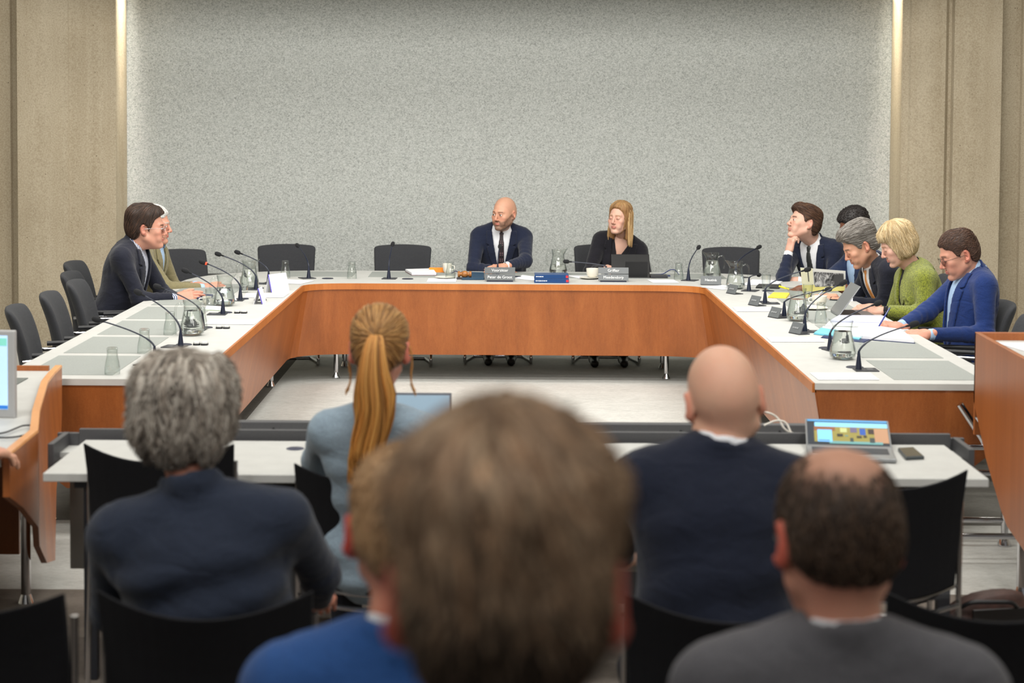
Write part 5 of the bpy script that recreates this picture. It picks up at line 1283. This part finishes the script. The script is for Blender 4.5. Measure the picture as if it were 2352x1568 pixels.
    # ---- legs
    if legs:
        tr = cloth.get('trouser', plain('dark_trousers',(26,28,36),.9)); sho = {}
        hz = pel-O
        def trousers(P):
            d = ell(xf(P, T, hz), (0,.0,-.03), (.165,.13,.11)); 
            for s in (1,-1):
                hip = hz+lt*s*.09+np.array([0,0,-.03]); f2 = np.array([math.sin(a), -math.cos(a), 0])
                if stand: kn = hip+np.array([0,0,-.40]); an = np.array([hip[0], hip[1], .09])+lt*s*.02
                else:
                    kn = hip+f2*.40+lt*s*.05*cloth.get('knees',1); kn[2] = .50; an = kn+f2*cloth.get('foot', .02)+lt*s*cloth.get('footx', -.02); an[2] = .10
                d = smin(d, capm(P, [hip, kn, an], [.085,.062,.050], .03), .04); sho[s] = an
            return d+.002*nz(P, 30, 1)
        trousers((np.zeros(1),)*3)
        pp = np.array([hz]+[sho[s] for s in (1,-1)]+([] if stand else [hz+fw*.45])); V, Q = nets(trousers, pp.min(0)-.19, pp.max(0)+.17, .016); mesh_np('trousers', [(V,Q,0,None)], tr, root)
        f2 = np.array([math.sin(a), -math.cos(a), 0]); f2 /= np.linalg.norm(f2)
        for s in (1,-1):
            an = sho[s]; M3 = orth(f2, (0,0,1))
            def shoe(P):
                q = xf(P, M3, an); d = smin(cap(q, (0,-.03,-.06), (0,.15,-.068), .036, .033), cap(q, (0,-.01,-.05), (0,-.005,.0), .038, .036), .03); return smax(d, -(q[2]+.098), .004)
            V, Q = nets(shoe, an-.25, an+.25, .012); mesh_np('shoe', [(V,Q,0,None)], plain('black_shoe',(18,18,20),.3), root)
    if extra: extra(root, O, T, hM, hc, hs, arms, toT)
    return root
# ---------------------------------------------------------------- people
A3 = lambda *v: np.array(v, float)
NAVY = cloth_mat('navy_wool', (27,33,52)); DNAVY = cloth_mat('dark_navy_wool', (24,29,44)); BLACKW = cloth_mat('black_wool', (24,23,29)); INK = cloth_mat('ink_blue_wool', (27,29,40))
OLIVE = cloth_mat('olive_cotton', (122,114,84), .12, 400); ROYAL = cloth_mat('royal_blue_wool', (23,44,94)); BRIGHT = cloth_mat('bright_blue_wool', (42,80,138)); GREYW = cloth_mat('grey_wool', (88,87,91), .15)
PALEB = cloth_mat('light_blue_jersey', (140,158,172), .08, 300, .3); SLATE = cloth_mat('slate_blue_wool', (36,43,58), .16)
WSH = cloth_mat('white_shirt', (222,224,228), .03, 600, .15, .8, .05, .3); LBS = cloth_mat('light_blue_shirt', (160,186,216), .05, 600, .2, .8, .05, .3)
TEAL = plain('black_knit', (22,20,25), .95)
def stripe_mat(name, c1, c2, sc, rot=0):
    k = NT(name); w = k.n('ShaderNodeTexWave'); w.inputs['Scale'].default_value = sc; w.bands_direction = 'Y'; mp = k.n('ShaderNodeMapping'); mp.inputs['Rotation'].default_value = (0,0,rot)
    tc = k.n('ShaderNodeTexCoord'); k.l(tc.outputs['Object'], mp.inputs[0]); k.l(mp.outputs[0], w.inputs[0])
    k.base(k.ramp(w.outputs['Fac'], [(.45,c1),(.55,c2)])); k.b.inputs['Roughness'].default_value = .85; return k.m
STRIPE = stripe_mat('striped_shirt', (40,56,100), (224,228,236), 30, .5)
def dots_mat(name, c1, c2, sc):
    k = NT(name); v = k.n('ShaderNodeTexVoronoi'); v.inputs['Scale'].default_value = sc; v.inputs['Randomness'].default_value = 0; k.l(k.coord(), v.inputs['Vector'])
    k.base(k.ramp(v.outputs['Distance'], [(.25,c2),(.35,c1)])); k.b.inputs['Roughness'].default_value = .6; return k.m
DOTS = dots_mat('dotted_tie', (34,22,28), (140,110,116), 62); GTIE = plain('dark_green_tie', (44,46,46), .5, noise=.1, nscale=200); OTIE = plain('orange_tie', (196,132,70), .5, noise=.06, nscale=200)
def boucle():
    k = NT('green_boucle'); co = k.coord(); v = k.n('ShaderNodeTexVoronoi'); v.inputs['Scale'].default_value = 150; k.l(co, v.inputs['Vector']); f = k.noise(co, 110, 4, .8)
    k.base(k.ramp(f, [(.3,(66,74,8)),(.48,(128,138,22)),(.68,(178,184,44))])); k.b.inputs['Roughness'].default_value = .95; k.b.inputs['Sheen Weight'].default_value = .3
    k.bump(f, 1., .012); return k.m
GREEN = boucle()
SILVER = plain('silver_metal', (180,180,184), .25, 1); DARKM = plain('dark_metal', (40,38,40), .35, .6)
SK = dict(skin=(200,152,126), red=(190,108,90)); RUD = dict(skin=(198,146,124), red=(188,104,88)); PALE = dict(skin=(208,166,146), red=(200,124,108))
def watch(hand_s, mat, label='wristwatch'):
    def ex(root, O, T, hM, hc, hs, arms, toT):
        E, Wt = arms[hand_s]; dv = (E-Wt)/np.linalg.norm(E-Wt); M = orth(dv, (0,0,1)); m = MB()
        pt = [tuple(Wt+dv*.018+M @ np.array([.029*math.cos(t),0,.024*math.sin(t)])) for t in np.linspace(0, 2*PI, 20)]; m.tube(pt, .005, 6)
        m.lathe([(.001,.004),(.015,.004),(.016,0),(.001,0)], 16, tuple(Wt+dv*.018+M @ np.array([0,0,.026])))
        m.build(label, mat, root, smooth=True)
    return ex
# --- chairman
o = dict(SK, seed=1, op=.0034, beard=(92,74,62), beard_a=.85, brow=(110,78,58), gaze=(-.15,0), buzz=((150,116,94),.25), w=.98, fat=.2)
def ear_w(*a): pass
person((-.03,14.44,.56), D(1152,536,14.24), D(1158,492,14.12), 0, -.62, .06, .03, 'bald bearded man in navy suit and dotted tie seated behind the Voorzitter sign', 1.06, o, None,
  dict(top=NAVY, shirt=WSH, tie=DOTS, v=(.50,.13,.078), wr=.003, knees=.4, foot=-.06), {1: dict(w=D(1160,612,13.80), f=(-1,-.35,-.10), u=(.0,-.45,1), curl=[.22,.30,.38,.45], hint=(1,.3,-.5)),
  -1: dict(w=D(1150,621,13.93), f=(1,-.45,-.15), u=(0,-.3,1), curl=[.3,.35,.42,.5], hint=(-1,.3,-.5))}, extra=watch(1, BLACKP), sw=.190, bulk=1.05)
# --- blonde woman
def long_locks(col, hi, root_c, n=260, zlo=-.19, spread=.03, back=True, y0=-.03):
    def f(rng):
        ph = rng.uniform(-.15, 1.15, n)*PI; S_ = 9; side = np.cos(ph); bk = np.sin(ph); P_ = np.zeros((n,S_,3)); zz = np.linspace(0,1,S_)
        z1 = zlo+rng.uniform(-.02,.025,n); off = rng.uniform(.0,.012,n); wv = rng.uniform(0,6,n); z0_ = rng.uniform(.03,.115,n)
        for k in range(S_):
            t = zz[k]; z = z0_*(1-t)+z1*t; cu = np.sqrt(np.clip(1-(np.maximum(z-.030, 0)/.098)**2, 0, 1)); fl = ss(-z, -.02, .16)
            rx = (.079+off)*cu+.013*fl+.004*np.sin(t*6+wv)*t; ry = (.098+off)*cu-.030*fl
            P_[:,k,0] = side*rx; P_[:,k,1] = .010+np.where(bk > 0, bk*ry, bk*.045)+.003*np.cos(t*7+wv); P_[:,k,2] = z
        R_ = rng.uniform(.0028,.0048,(n,1))*np.array([.6,1,1,1,1,.95,.8,.6,.2])[None,:]; C = haircol(n, col, .22, rng, hi); return [(P_, R_, C)]
    return f
LL = [(-.13,.100),(-.085,.092),(-.070,.076),(-.055,.052),(-.044,.015),(-.030,-.25),(.2,-.25)]
def blonde_fn(P, d):
    X = (abs(P[0]), P[1], P[2]); e = cap(X, (.066,.005,.04), (.074,.018,-.14), .018, .022); b = ell(P, (0,.068,-.04), (.070,.036,.12)); return smin(smin(d, e, .02), b, .02)
o = dict(PALE, fem=1, closed=1, seed=2, brow=(150,112,80), lip=(170,92,84), w=.96)
person((.83,14.46,.56), D(1427,556,14.25), D(1424,503,14.15), 0, -.58, -.06, .02, 'woman with shoulder-length blonde hair in a black blazer, eyes closed', 1.04, o,
  dict(col=(150,116,76), hi_col=(196,164,116), t=.007, top=.012, line=LL, fn=blonde_fn, n=700, len=.07, flow='down', whorl=(.02,-.03,.14), r=.0018, messy=.08, overear=1, lo=(-.13,-.13,-.23), hi=(.13,.15,.17), part=.015, root=(140,100,62), lowerz=(-.125,-.09), locks=long_locks((152,118,76),(206,174,124),None), seed=5, res=.005),
  dict(top=BLACKW, shirt=TEAL, shirt_name='top', shirt_collar=0, shirtg=.002, v=(.50,.05,.085), vn=(.36,.062), cuff=0, wr=.003), {1: dict(w=D(1447,617,13.93), f=(-.5,-1,-.1), u=(0,0,1), curl=.5), -1: dict(w=D(1398,616,13.9), f=(.35,-1,-.1), u=(0,0,1), curl=.5)}, sw=.168, bulk=.90)
# --- left side
o = dict(RUD, seed=3, brow=(84,56,40), w=.98, fat=.5)
person((-2.64,11.93,.56), D(306,580,11.93), D(338,525,11.93), PI/2-.12, PI/2+.10, .02, 0, 'man with dark brown hair and glasses in a navy jacket at the left table arm', 1.13, o,
  dict(col=(44,31,24), hi_col=(84,60,46), t=.010, top=.016, back=.010, quiff=.004, flow='down', whorl=(0,-.06,.16), n=1700, len=.06, r=.0015, messy=.08, seed=7, line=[(-.12,.098),(-.085,.088),(-.060,.070),(-.045,.055),(-.030,.015),(-.018,.0),(-.006,.020),(.014,.030),(.030,.010),(.040,-.040),(.060,-.068),(.12,-.075)]),
  dict(top=INK, shirt=STRIPE, v=(.52,.15,.085), wr=.0035, collar=1), {-1: dict(w=D(408,684,11.80), f=(1,.22,.12), u=(-.1,-.8,.6), curl=[.18,.25,.32,.4], e=D(320,688,11.72)), 1: dict(w=D(415,688,11.97), f=(1,-.35,0), u=(0,.6,.8), curl=.55, hint=(0,1,-1))}, hunch=1, sw=.195, bulk=1.08, glasses=dict(mat=SILVER, rim=1, r=.0009))
o = dict(RUD, seed=4, brow=(190,180,170), w=.98, fat=.4)
person((-2.68,12.75,.56), D(350,573,12.75), D(354,518,12.75), PI/2-.15, PI/2-.02, .06, 0, 'man with short white hair in an olive jacket, half behind the navy-jacket man', 1.10, o,
  dict(col=(196,194,190), hi_col=(226,226,224), t=.006, top=.008, flow='fwd', n=1600, len=.03, r=.0013, messy=.3, seed=9),
  dict(top=OLIVE, shirt=LBS, v=(.52,.22,.06), wr=.005), {-1: dict(w=D(470,662,12.62), f=(1,.05,.05), u=(0,-.7,.7), curl=.45, e=D(382,662,12.50)), 1: dict(w=D(452,655,12.85), f=(1,-.4,0), u=(0,0,1), curl=.4)}, hunch=1, sw=.19)
# --- right side
o = dict(PALE, seed=5, brow=(70,46,36), gaze=(0,.1))
person((2.52,13.72,.56), D(1869,568,13.62), D(1845,514,13.52), -.75, -1.30, -.28, -.12, 'young man with swept-back brown hair resting his chin on his fist', 1.10, o,
  dict(col=(62,42,32), hi_col=(104,74,54), t=.007, top=.014, quiff=.018, back=.008, flow='back', n=1700, len=.055, r=.0014, messy=.10, seed=11),
  dict(top=NAVY, shirt=WSH, tie=GTIE, v=(.50,.08,.09), wr=.0035), {-1: dict(w=D(1812,577,13.42), f=(.25,.1,1), u=(-.9,-.45,.2), curl=1.15, e=D(1799,637,13.34), thumb=.4, grip=.5), 1: dict(w=D(1830,644,13.38), f=(-1,-.05,-.12), u=(0,-.5,1), curl=.3)}, sw=.19, extra=watch(1, SILVER))
o = dict(skin=(116,74,54), red=(120,68,54), seed=6, brow=(24,18,16), lip=(110,60,54))
person((2.72,12.95,.56), D(1978,590,12.95), D(1962,524,12.95), -PI/2+.3, -PI/2+.35, .35, 0, 'man with short black curly hair reading the newspaper', 1.08, o,
  dict(col=(26,20,19), t=.012, top=.012, flow='down', n=1200, len=.012, r=.0026, messy=1.2, seed=13, rip=.003),
  dict(top=cloth_mat('deep_blue_wool',(26,38,66)), shirt=LBS, v=(.50,.02,.10), wr=.003), {1: dict(w=D(1944,667,12.70), f=(-.85,.1,.55), u=(.3,-.9,.2), curl=.25), -1: dict(w=D(1842,662,12.62), f=(-1,-.1,-.45), u=(0,-.4,1), curl=.55)}, sw=.19)
o = dict(SK, closed=1, seed=7, brow=(90,74,64), fat=.3, lip=(160,96,84))
person((2.82,12.10,.56), D(2010,620,12.12), D(1975,565,12.05), -PI/2+.15, -PI/2+.12, .52, 0, 'man with thick grey swept-back hair and an orange tie, head bowed', 1.12, o,
  dict(col=(92,86,80), hi_col=(156,152,146), t=.010, top=.022, quiff=.010, back=.010, flow='back', n=2000, len=.06, r=.0014, messy=.12, seed=15),
  dict(top=INK, shirt=WSH, tie=OTIE, v=(.50,.05,.085), wr=.003), {1: dict(w=D(1945,690,11.98), f=(-1,.1,-.1), u=(0,-.5,1), curl=.4, e=D(2030,705,11.95)), -1: dict(w=D(1905,683,12.15), f=(-1,-.1,-.1), u=(0,-.6,1), curl=.7)}, sw=.195, bulk=1.05, hunch=1)
def bob_fn(P, d):
    X = (abs(P[0]), P[1], P[2]); e = cap(X, (.060,.010,.05), (.062,.022,-.050), .032, .030); b = ell(P, (0,.055,-.005), (.076,.055,.080)); f = cap(P, (-.045,-.062,.080), (.045,-.062,.080), .026); return smin(smin(smin(d, e, .02), b, .02), f, .02)
BL = [(-.16,.062),(-.085,.058),(-.070,.048),(-.060,.030),(-.050,-.01),(-.035,-.075),(.03,-.095),(.2,-.09)]
o = dict(PALE, closed=1, fem=1, seed=8, brow=(150,110,80), lip=(186,100,90))
person((2.74,11.32,.56), D(2098,630,11.34), D(2063,562,11.30), -PI/2+.1, -PI/2+.02, .42, 0, 'woman with a blonde bob in a bright green boucle jacket typing on a laptop', 1.08, o,
  dict(col=(166,142,102), hi_col=(216,198,162), t=.010, top=.014, line=BL, fn=bob_fn, n=2400, len=.075, flow='down', whorl=(0,.01,.17), r=.0015, messy=.10, streak=.25, overear=1, lo=(-.14,-.15,-.13), hi=(.14,.16,.185), seed=17, root=(150,112,66), lowerz=(.05,.09), tip=.006),
  dict(top=GREEN, shirt=TEAL, shirt_name='turtleneck', cuff=1, v=(.53,.0,.035), wr=.006, gap=.022, sleeve=1.12, collar=1, neckr=.058), {1: dict(w=D(2028,714,11.18), f=(-1,.05,-.05), u=(0,-.3,1), curl=[.35,.42,.5,.5], e=D(2128,722,11.10)), -1: dict(w=D(2005,706,11.42), f=(-1,-.05,-.05), u=(0,-.3,1), curl=.45)}, sw=.18, hunch=1, extra=watch(1, SILVER))
o = dict(RUD, closed=1, seed=9, brow=(100,68,50), red=(196,100,84))
person((2.76,10.50,.56), D(2232,642,10.52), D(2203,586,10.50), -PI/2+.12, -PI/2+.06, .36, 0, 'man with short brown hair and glasses in a bright blue suit writing with a pen', 1.12, o,
  dict(col=(62,43,34), hi_col=(100,72,56), t=.006, top=.009, flow='fwd', n=1800, len=.026, r=.0012, messy=.25, seed=19, bald=(0,.03,.145,.028)),
  dict(top=ROYAL, shirt=LBS, v=(.51,-.02,.085), wr=.0035, sleeve=1.05), {1: dict(w=D(2131,768,10.15), f=(-1,.12,-.10), u=(0,-.55,.8), curl=[.2,.28,.36,.4], e=D(2262,768,10.25)), -1: dict(w=D(2066,750,10.42), f=(-1,-.05,.12), u=(.0,-.3,1), curl=[.85,.95,1.1,1.2], grip=.8, hint=(.2,1,-1))}, sw=.20, bulk=1.05, hunch=1, glasses=dict(mat=DARKM, rim=1, r=.0011))
# --- audience, seen from behind
RB = (.005,.012,.006)
o = dict(skin=(206,140,116), red=(206,96,76), noface=1, seed=10)
def fluffy(P, d): return d+.004*nz(P, 55, 3)
person((-.70,4.36,.56), D(455,1180,4.36), D(424,972,4.40), PI, PI-.12, .02, -.03, 'man with full wavy grey hair in a dark blue jacket, seen from behind', 1.10, o,
  dict(col=(112,102,92), hi_col=(200,192,180), t=.022, top=.018, side=.014, flow='down', whorl=(.0,.02,.16), n=1800, len=.080, r=.0038, messy=.30, var=.4, seed=21, overear=1, fn=fluffy, tip=.010, root=(52,44,38), lowerz=(.03,.10), lo=(-.14,-.14,-.16), hi=(.14,.17,.19),
   line=[(-.12,.09),(-.06,.06),(-.04,.0),(-.02,-.03),(.02,-.05),(.05,-.095),(.12,-.11)]),
  dict(top=SLATE, v=(.5,.2,.08), wr=.006, folds=.009, ch=.060, open=False, gap=.018), {1: dict(w=(-.92,4.78,.66), f=(0,1,-.2), u=(0,0,1), curl=.4), -1: dict(w=(-.50,4.82,.66), f=(0,1,-.2), u=(0,0,1), curl=.4, hint=(1,-.3,-.6))}, res=RB, sw=.218, bulk=1.20)
o = dict(skin=(222,174,148), red=(212,110,88), noface=1, seed=11, buzz=((170,136,114),.25), fat=.7, line=[(-.12,.04),(-.02,.03),(.03,.03),(.12,-.06)])
person((.52,4.36,.56), D(1650,1088,4.48), D(1662,925,4.52), PI, PI+.05, .30, .10, 'bald man in a navy suit, seen from behind at the row before the white desk', 1.13, o, None,
  dict(top=DNAVY, shirt=WSH, v=(.5,.2,.08), wr=.006, folds=.006, open=False, gap=.016), {1: dict(w=(.34,5.0,.74), f=(0,1,-.1), u=(0,0,1), curl=.4), -1: dict(w=(.72,5.0,.74), f=(0,1,-.1), u=(0,0,1), curl=.4)}, res=RB, sw=.21, bulk=1.15)
def tail_locks(rng):
    out = []; n, S_ = 300, 16; t = np.linspace(0, 1, S_); P_ = np.zeros((n,S_,3)); a = rng.uniform(0, 2*PI, n); r = np.sqrt(rng.uniform(0, 1, n)); wv = rng.uniform(0, 1.2, n); 
    for k in range(S_):
        q = t[k]; w = .016+.050*min(1, q*2.2)*(1-.30*q); x = r*np.cos(a)*w+.016*np.sin(q*8+wv)*q+.016*q; y = .118+.035*math.sin(min(q*3,1)*PI/2)-.035*q+r*np.sin(a)*w*.7; z = .060+.02*math.sin(min(q*4,1)*PI)-(.40+.04*np.cos(a*3))*q
        P_[:,k,0] = x; P_[:,k,1] = y; P_[:,k,2] = z
    R_ = rng.uniform(.0026,.0048,(n,1))*np.r_[.5,np.ones(S_-3),.7,.2][None,:]; out.append((P_, R_, haircol(n, (158,104,46), .35, rng, (214,158,84))))
    n = 40; P_ = np.zeros((n,10,3)); s = rng.choice([-1,1], n); t = np.linspace(0,1,10)
    for k in range(10): q = t[k]; P_[:,k,0] = s*(.080+.035*q*q+.012*np.sin(q*5+rng.uniform(0,.5,n))); P_[:,k,1] = -.02-.02*q+rng.uniform(-.004,.004,n); P_[:,k,2] = .02-.15*q+rng.uniform(-.01,.01,n)
    out.append((P_, np.full((n,10), .0011), haircol(n, (190,140,76), .2, rng))); return out
o = dict(skin=(216,150,126), red=(214,96,84), noface=1, fem=1, seed=12)
person((-.415,5.74,.56), D(866,972,5.62), D(872,806,5.60), PI, PI-.03, .02, 0, 'woman with a long golden ponytail in a light blue top at the white desk', 1.06, o,
  dict(col=(136,96,52), hi_col=(186,142,86), t=.006, top=.008, flow='tail', whorl=(0,.125,.055), n=1000, len=.085, r=.0026, messy=.04, seed=23, locks=tail_locks, line=[(-.12,.09),(-.06,.06),(-.04,.02),(-.02,.0),(-.006,.022),(.014,.036),(.030,.012),(.045,-.045),(.12,-.055)]),
  dict(top=PALEB, v=(.5,.2,.08), wr=.005, folds=.006, open=False, name='blouse', gap=.010, sleeve=1.02), {1: dict(w=(-.62,6.30,.775), f=(.3,1,-.1), u=(0,0,1), curl=.4), -1: dict(w=(-.22,6.30,.775), f=(-.3,1,-.1), u=(0,0,1), curl=.4)}, res=(.0045,.011,.005), sw=.158, bulk=.92)
o = dict(skin=(214,150,124), red=(214,74,66), earred=.95, noface=1, seed=13)
person((-.16,2.82,.62), D(930,1535,2.84), D(932,1222,2.88), PI, PI+.02, .05, 0, 'man with short fair hair in a bright blue jacket, half hidden behind the nearest head', 1.10, o,
  dict(col=(172,136,98), hi_col=(206,170,130), t=.002, top=.007, thin=(-.05,-.02,.11,.03,.09,(214,160,130)), flow='down', whorl=(.0,.05,.13), n=600, len=.014, r=.0016, messy=.3, seed=25),
  dict(top=BRIGHT, shirt=WSH, v=(.5,.2,.08), wr=.004, open=False, gap=.016), None, res=(.0055,.013,.007), sw=.205, bulk=1.1)
o = dict(skin=(208,150,126), red=(206,88,70), earred=.8, noface=1, seed=14, buzz=((110,80,62),.45), fat=.4, line=[(-.12,.02),(-.02,.0),(.03,.03),(.12,-.06)])
def thin(P, d): return d
person((.54,2.84,.60), D(1930,1538,2.86), D(1922,1246,2.88), PI, PI+.12, .20, -.03, 'balding man with short dark hair and glasses in a grey suit, bottom right', 1.17, o,
  dict(col=(56,42,32), hi_col=(100,78,60), t=.003, top=.001, side=.003, line=[(-.12,.125),(-.085,.12),(-.068,.105),(-.045,.070),(-.030,.020),(-.018,.0),(-.006,.022),(.014,.036),(.030,.012),(.040,-.035),(.060,-.058),(.12,-.066)], flow='down', whorl=(.0,.03,.14), n=2200, len=.018, r=.0014, messy=.35, seed=27, thin=(.0,.045,.135,.045,.105,(200,148,122))),
  dict(top=GREYW, shirt=WSH, v=(.5,.2,.08), wr=.006, folds=.003, ch=.038, open=False, gap=.016), None, res=(.005,.012,.007), sw=.215, bulk=1.15, glasses=dict(mat=SILVER, rim=1, r=.0016))
o = dict(skin=(206,150,124), red=(204,84,70), earred=.85, noface=1, seed=15, buzz=((96,72,54),.6))
def bigfn(P, d): return d+.0045*nz((P[0]*1.6,P[1],P[2]*.5), 48, 2)
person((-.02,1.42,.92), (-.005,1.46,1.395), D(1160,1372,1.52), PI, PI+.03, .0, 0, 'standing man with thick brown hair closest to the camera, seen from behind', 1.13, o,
  dict(col=(120,94,71), hi_col=(190,162,132), t=.005, top=.022, streak=.55, flow='down', whorl=(.02,.035,.16), n=2200, len=.065, r=.0036, messy=.20, seed=29, fn=bigfn, root=(26,18,13), lowerw=.92, lowerz=(-.075,-.01), tip=.007, var=.6,  # hair colour itself darkens down the back of the head to the nape
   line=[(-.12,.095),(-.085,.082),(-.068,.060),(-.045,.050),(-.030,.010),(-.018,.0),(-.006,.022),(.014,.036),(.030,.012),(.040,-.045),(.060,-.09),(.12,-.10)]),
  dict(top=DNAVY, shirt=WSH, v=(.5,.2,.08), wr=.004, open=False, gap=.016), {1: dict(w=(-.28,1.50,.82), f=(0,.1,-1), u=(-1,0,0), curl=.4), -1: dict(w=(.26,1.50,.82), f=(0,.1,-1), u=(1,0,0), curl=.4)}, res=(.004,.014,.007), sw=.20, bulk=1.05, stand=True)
# --- person at the speaker desk, only the hand enters the frame
o = dict(SK, noface=1, seed=16)
person((-2.50,6.02,.56), (-2.50,6.12,1.04), (-2.50,6.22,1.26), PI, PI, .1, 0, 'person at the left speaker desk whose hand rests by the monitor', 1.06, o,
  dict(col=(90,70,56), t=.008, n=0, seed=31), dict(top=BLACKW, v=(.5,.2,.08), open=False), {-1: dict(w=G(-48,1040,.835), f=(.8,.6,-.10), u=(0,0,1), curl=.55), 1: dict(w=(-2.65,6.7,.85), f=(0,1,0), u=(0,0,1), curl=.4)}, res=(.007,.015,.004), sw=.19)
# things held
def pen(p0, p1, label, mat):
    p0, p1 = np.array(p0), np.array(p1); t = empty('pen', tuple(p0), 0, label, 'pen', 'pens held in the hands'); d = p1-p0
    m = MB(); m.tube([(0,0,0), tuple(d*.06), tuple(d*.1), tuple(d*.98), tuple(d)], [.0008,.0035,.0045,.0045,.003], 10); m.build('barrel', mat, t, smooth=True)
    m = MB(); m.tube([tuple(d*.62+A3(0,-.006,.004)), tuple(d*.95+A3(0,-.006,.004))], .0012, 6); m.build('clip', SILVER, t)
pen(D(2017,752,10.34), D(2044,706,10.36), 'blue pen held upright by the man in the bright blue suit', plain('pen_blue',(34,52,130),.3))
pen(D(1868,690,12.05), D(1898,660,12.05), 'silver pen held by the man with the orange tie', plain('pen_silver',(170,180,200),.3,.5))
# newspaper, curved sheet
t = empty('newspaper', tuple(D(1890,668,12.45)), 0, 'open newspaper with a black-and-white photo held up beside the orange-tie man', 'newspaper'); o0 = D(1890,668,12.45)
def npaper(name, x0, x1, v0, v1, mat, off):
    V = []; nu, nv = 14, 8; F = []
    for j in range(nv+1):
        for i in range(nu+1):
            u = x0+(x1-x0)*i/nu; v = v0+(v1-v0)*j/nv; px = 1838+6*(1-v)+98*u+(6*u)*(v); py = 672-58*v+ (8-v*0)*u*(v) - 10*u*(1-v)*.5
            p = D(px, py, 12.45+.05*math.sin(u*PI)+.03*(1-v))-o0; V.append((p[0], p[1]-off, p[2]))
    n1 = len(V); V += [(a, b+.0012, c) for a, b, c in V]
    for j in range(nv):
        for i in range(nu): a = j*(nu+1)+i; F += [(a,a+1,a+nu+2,a+nu+1), (n1+a+nu+1,n1+a+nu+2,n1+a+1,n1+a)]
    m = MB(); m.add(V, F); return m.build(name, mat, t, smooth=True)
npaper('page', 0, 1, 0, 1, plain('newsprint',(214,214,210),.8), 0)
npaper('yellow_panel', .0, .98, .0, .30, plain('news_yellow',(222,212,130),.8), .003)
npaper('column_panel', .0, .27, .30, .98, plain('news_cream',(216,214,186),.8), .003)
kk = NT('news_photo'); kk.base(kk.ramp(kk.noise(kk.coord((1,1,.6)), 28, 3, .6, 1.2), [(.38,(40,40,42)),(.5,(120,120,122)),(.62,(190,190,190))])); kk.b.inputs['Roughness'].default_value = .8
npaper('photo', .29, .95, .22, .86, kk.m, .004)
npaper('photo_shadow_figure', .74, .95, .24, .80, plain('news_dark',(66,66,68),.8), .006)
npaper('headline', .15, .17, .45, .90, plain('news_ink',(70,70,70),.8), .006)
m = MB(); m.tube([tuple(D(1789,657,12.58)-D(1800,660,12.58)), tuple(D(1812,664,12.58)-D(1800,660,12.58))], .007, 10); q = D(1800,660,12.58); ob = m.build('yellow_marker', plain('marker_yellow',(240,224,40),.4), None, smooth=True, loc=tuple(q)); tag(ob, 'yellow marker pen in the hand of the newspaper reader', 'pen')
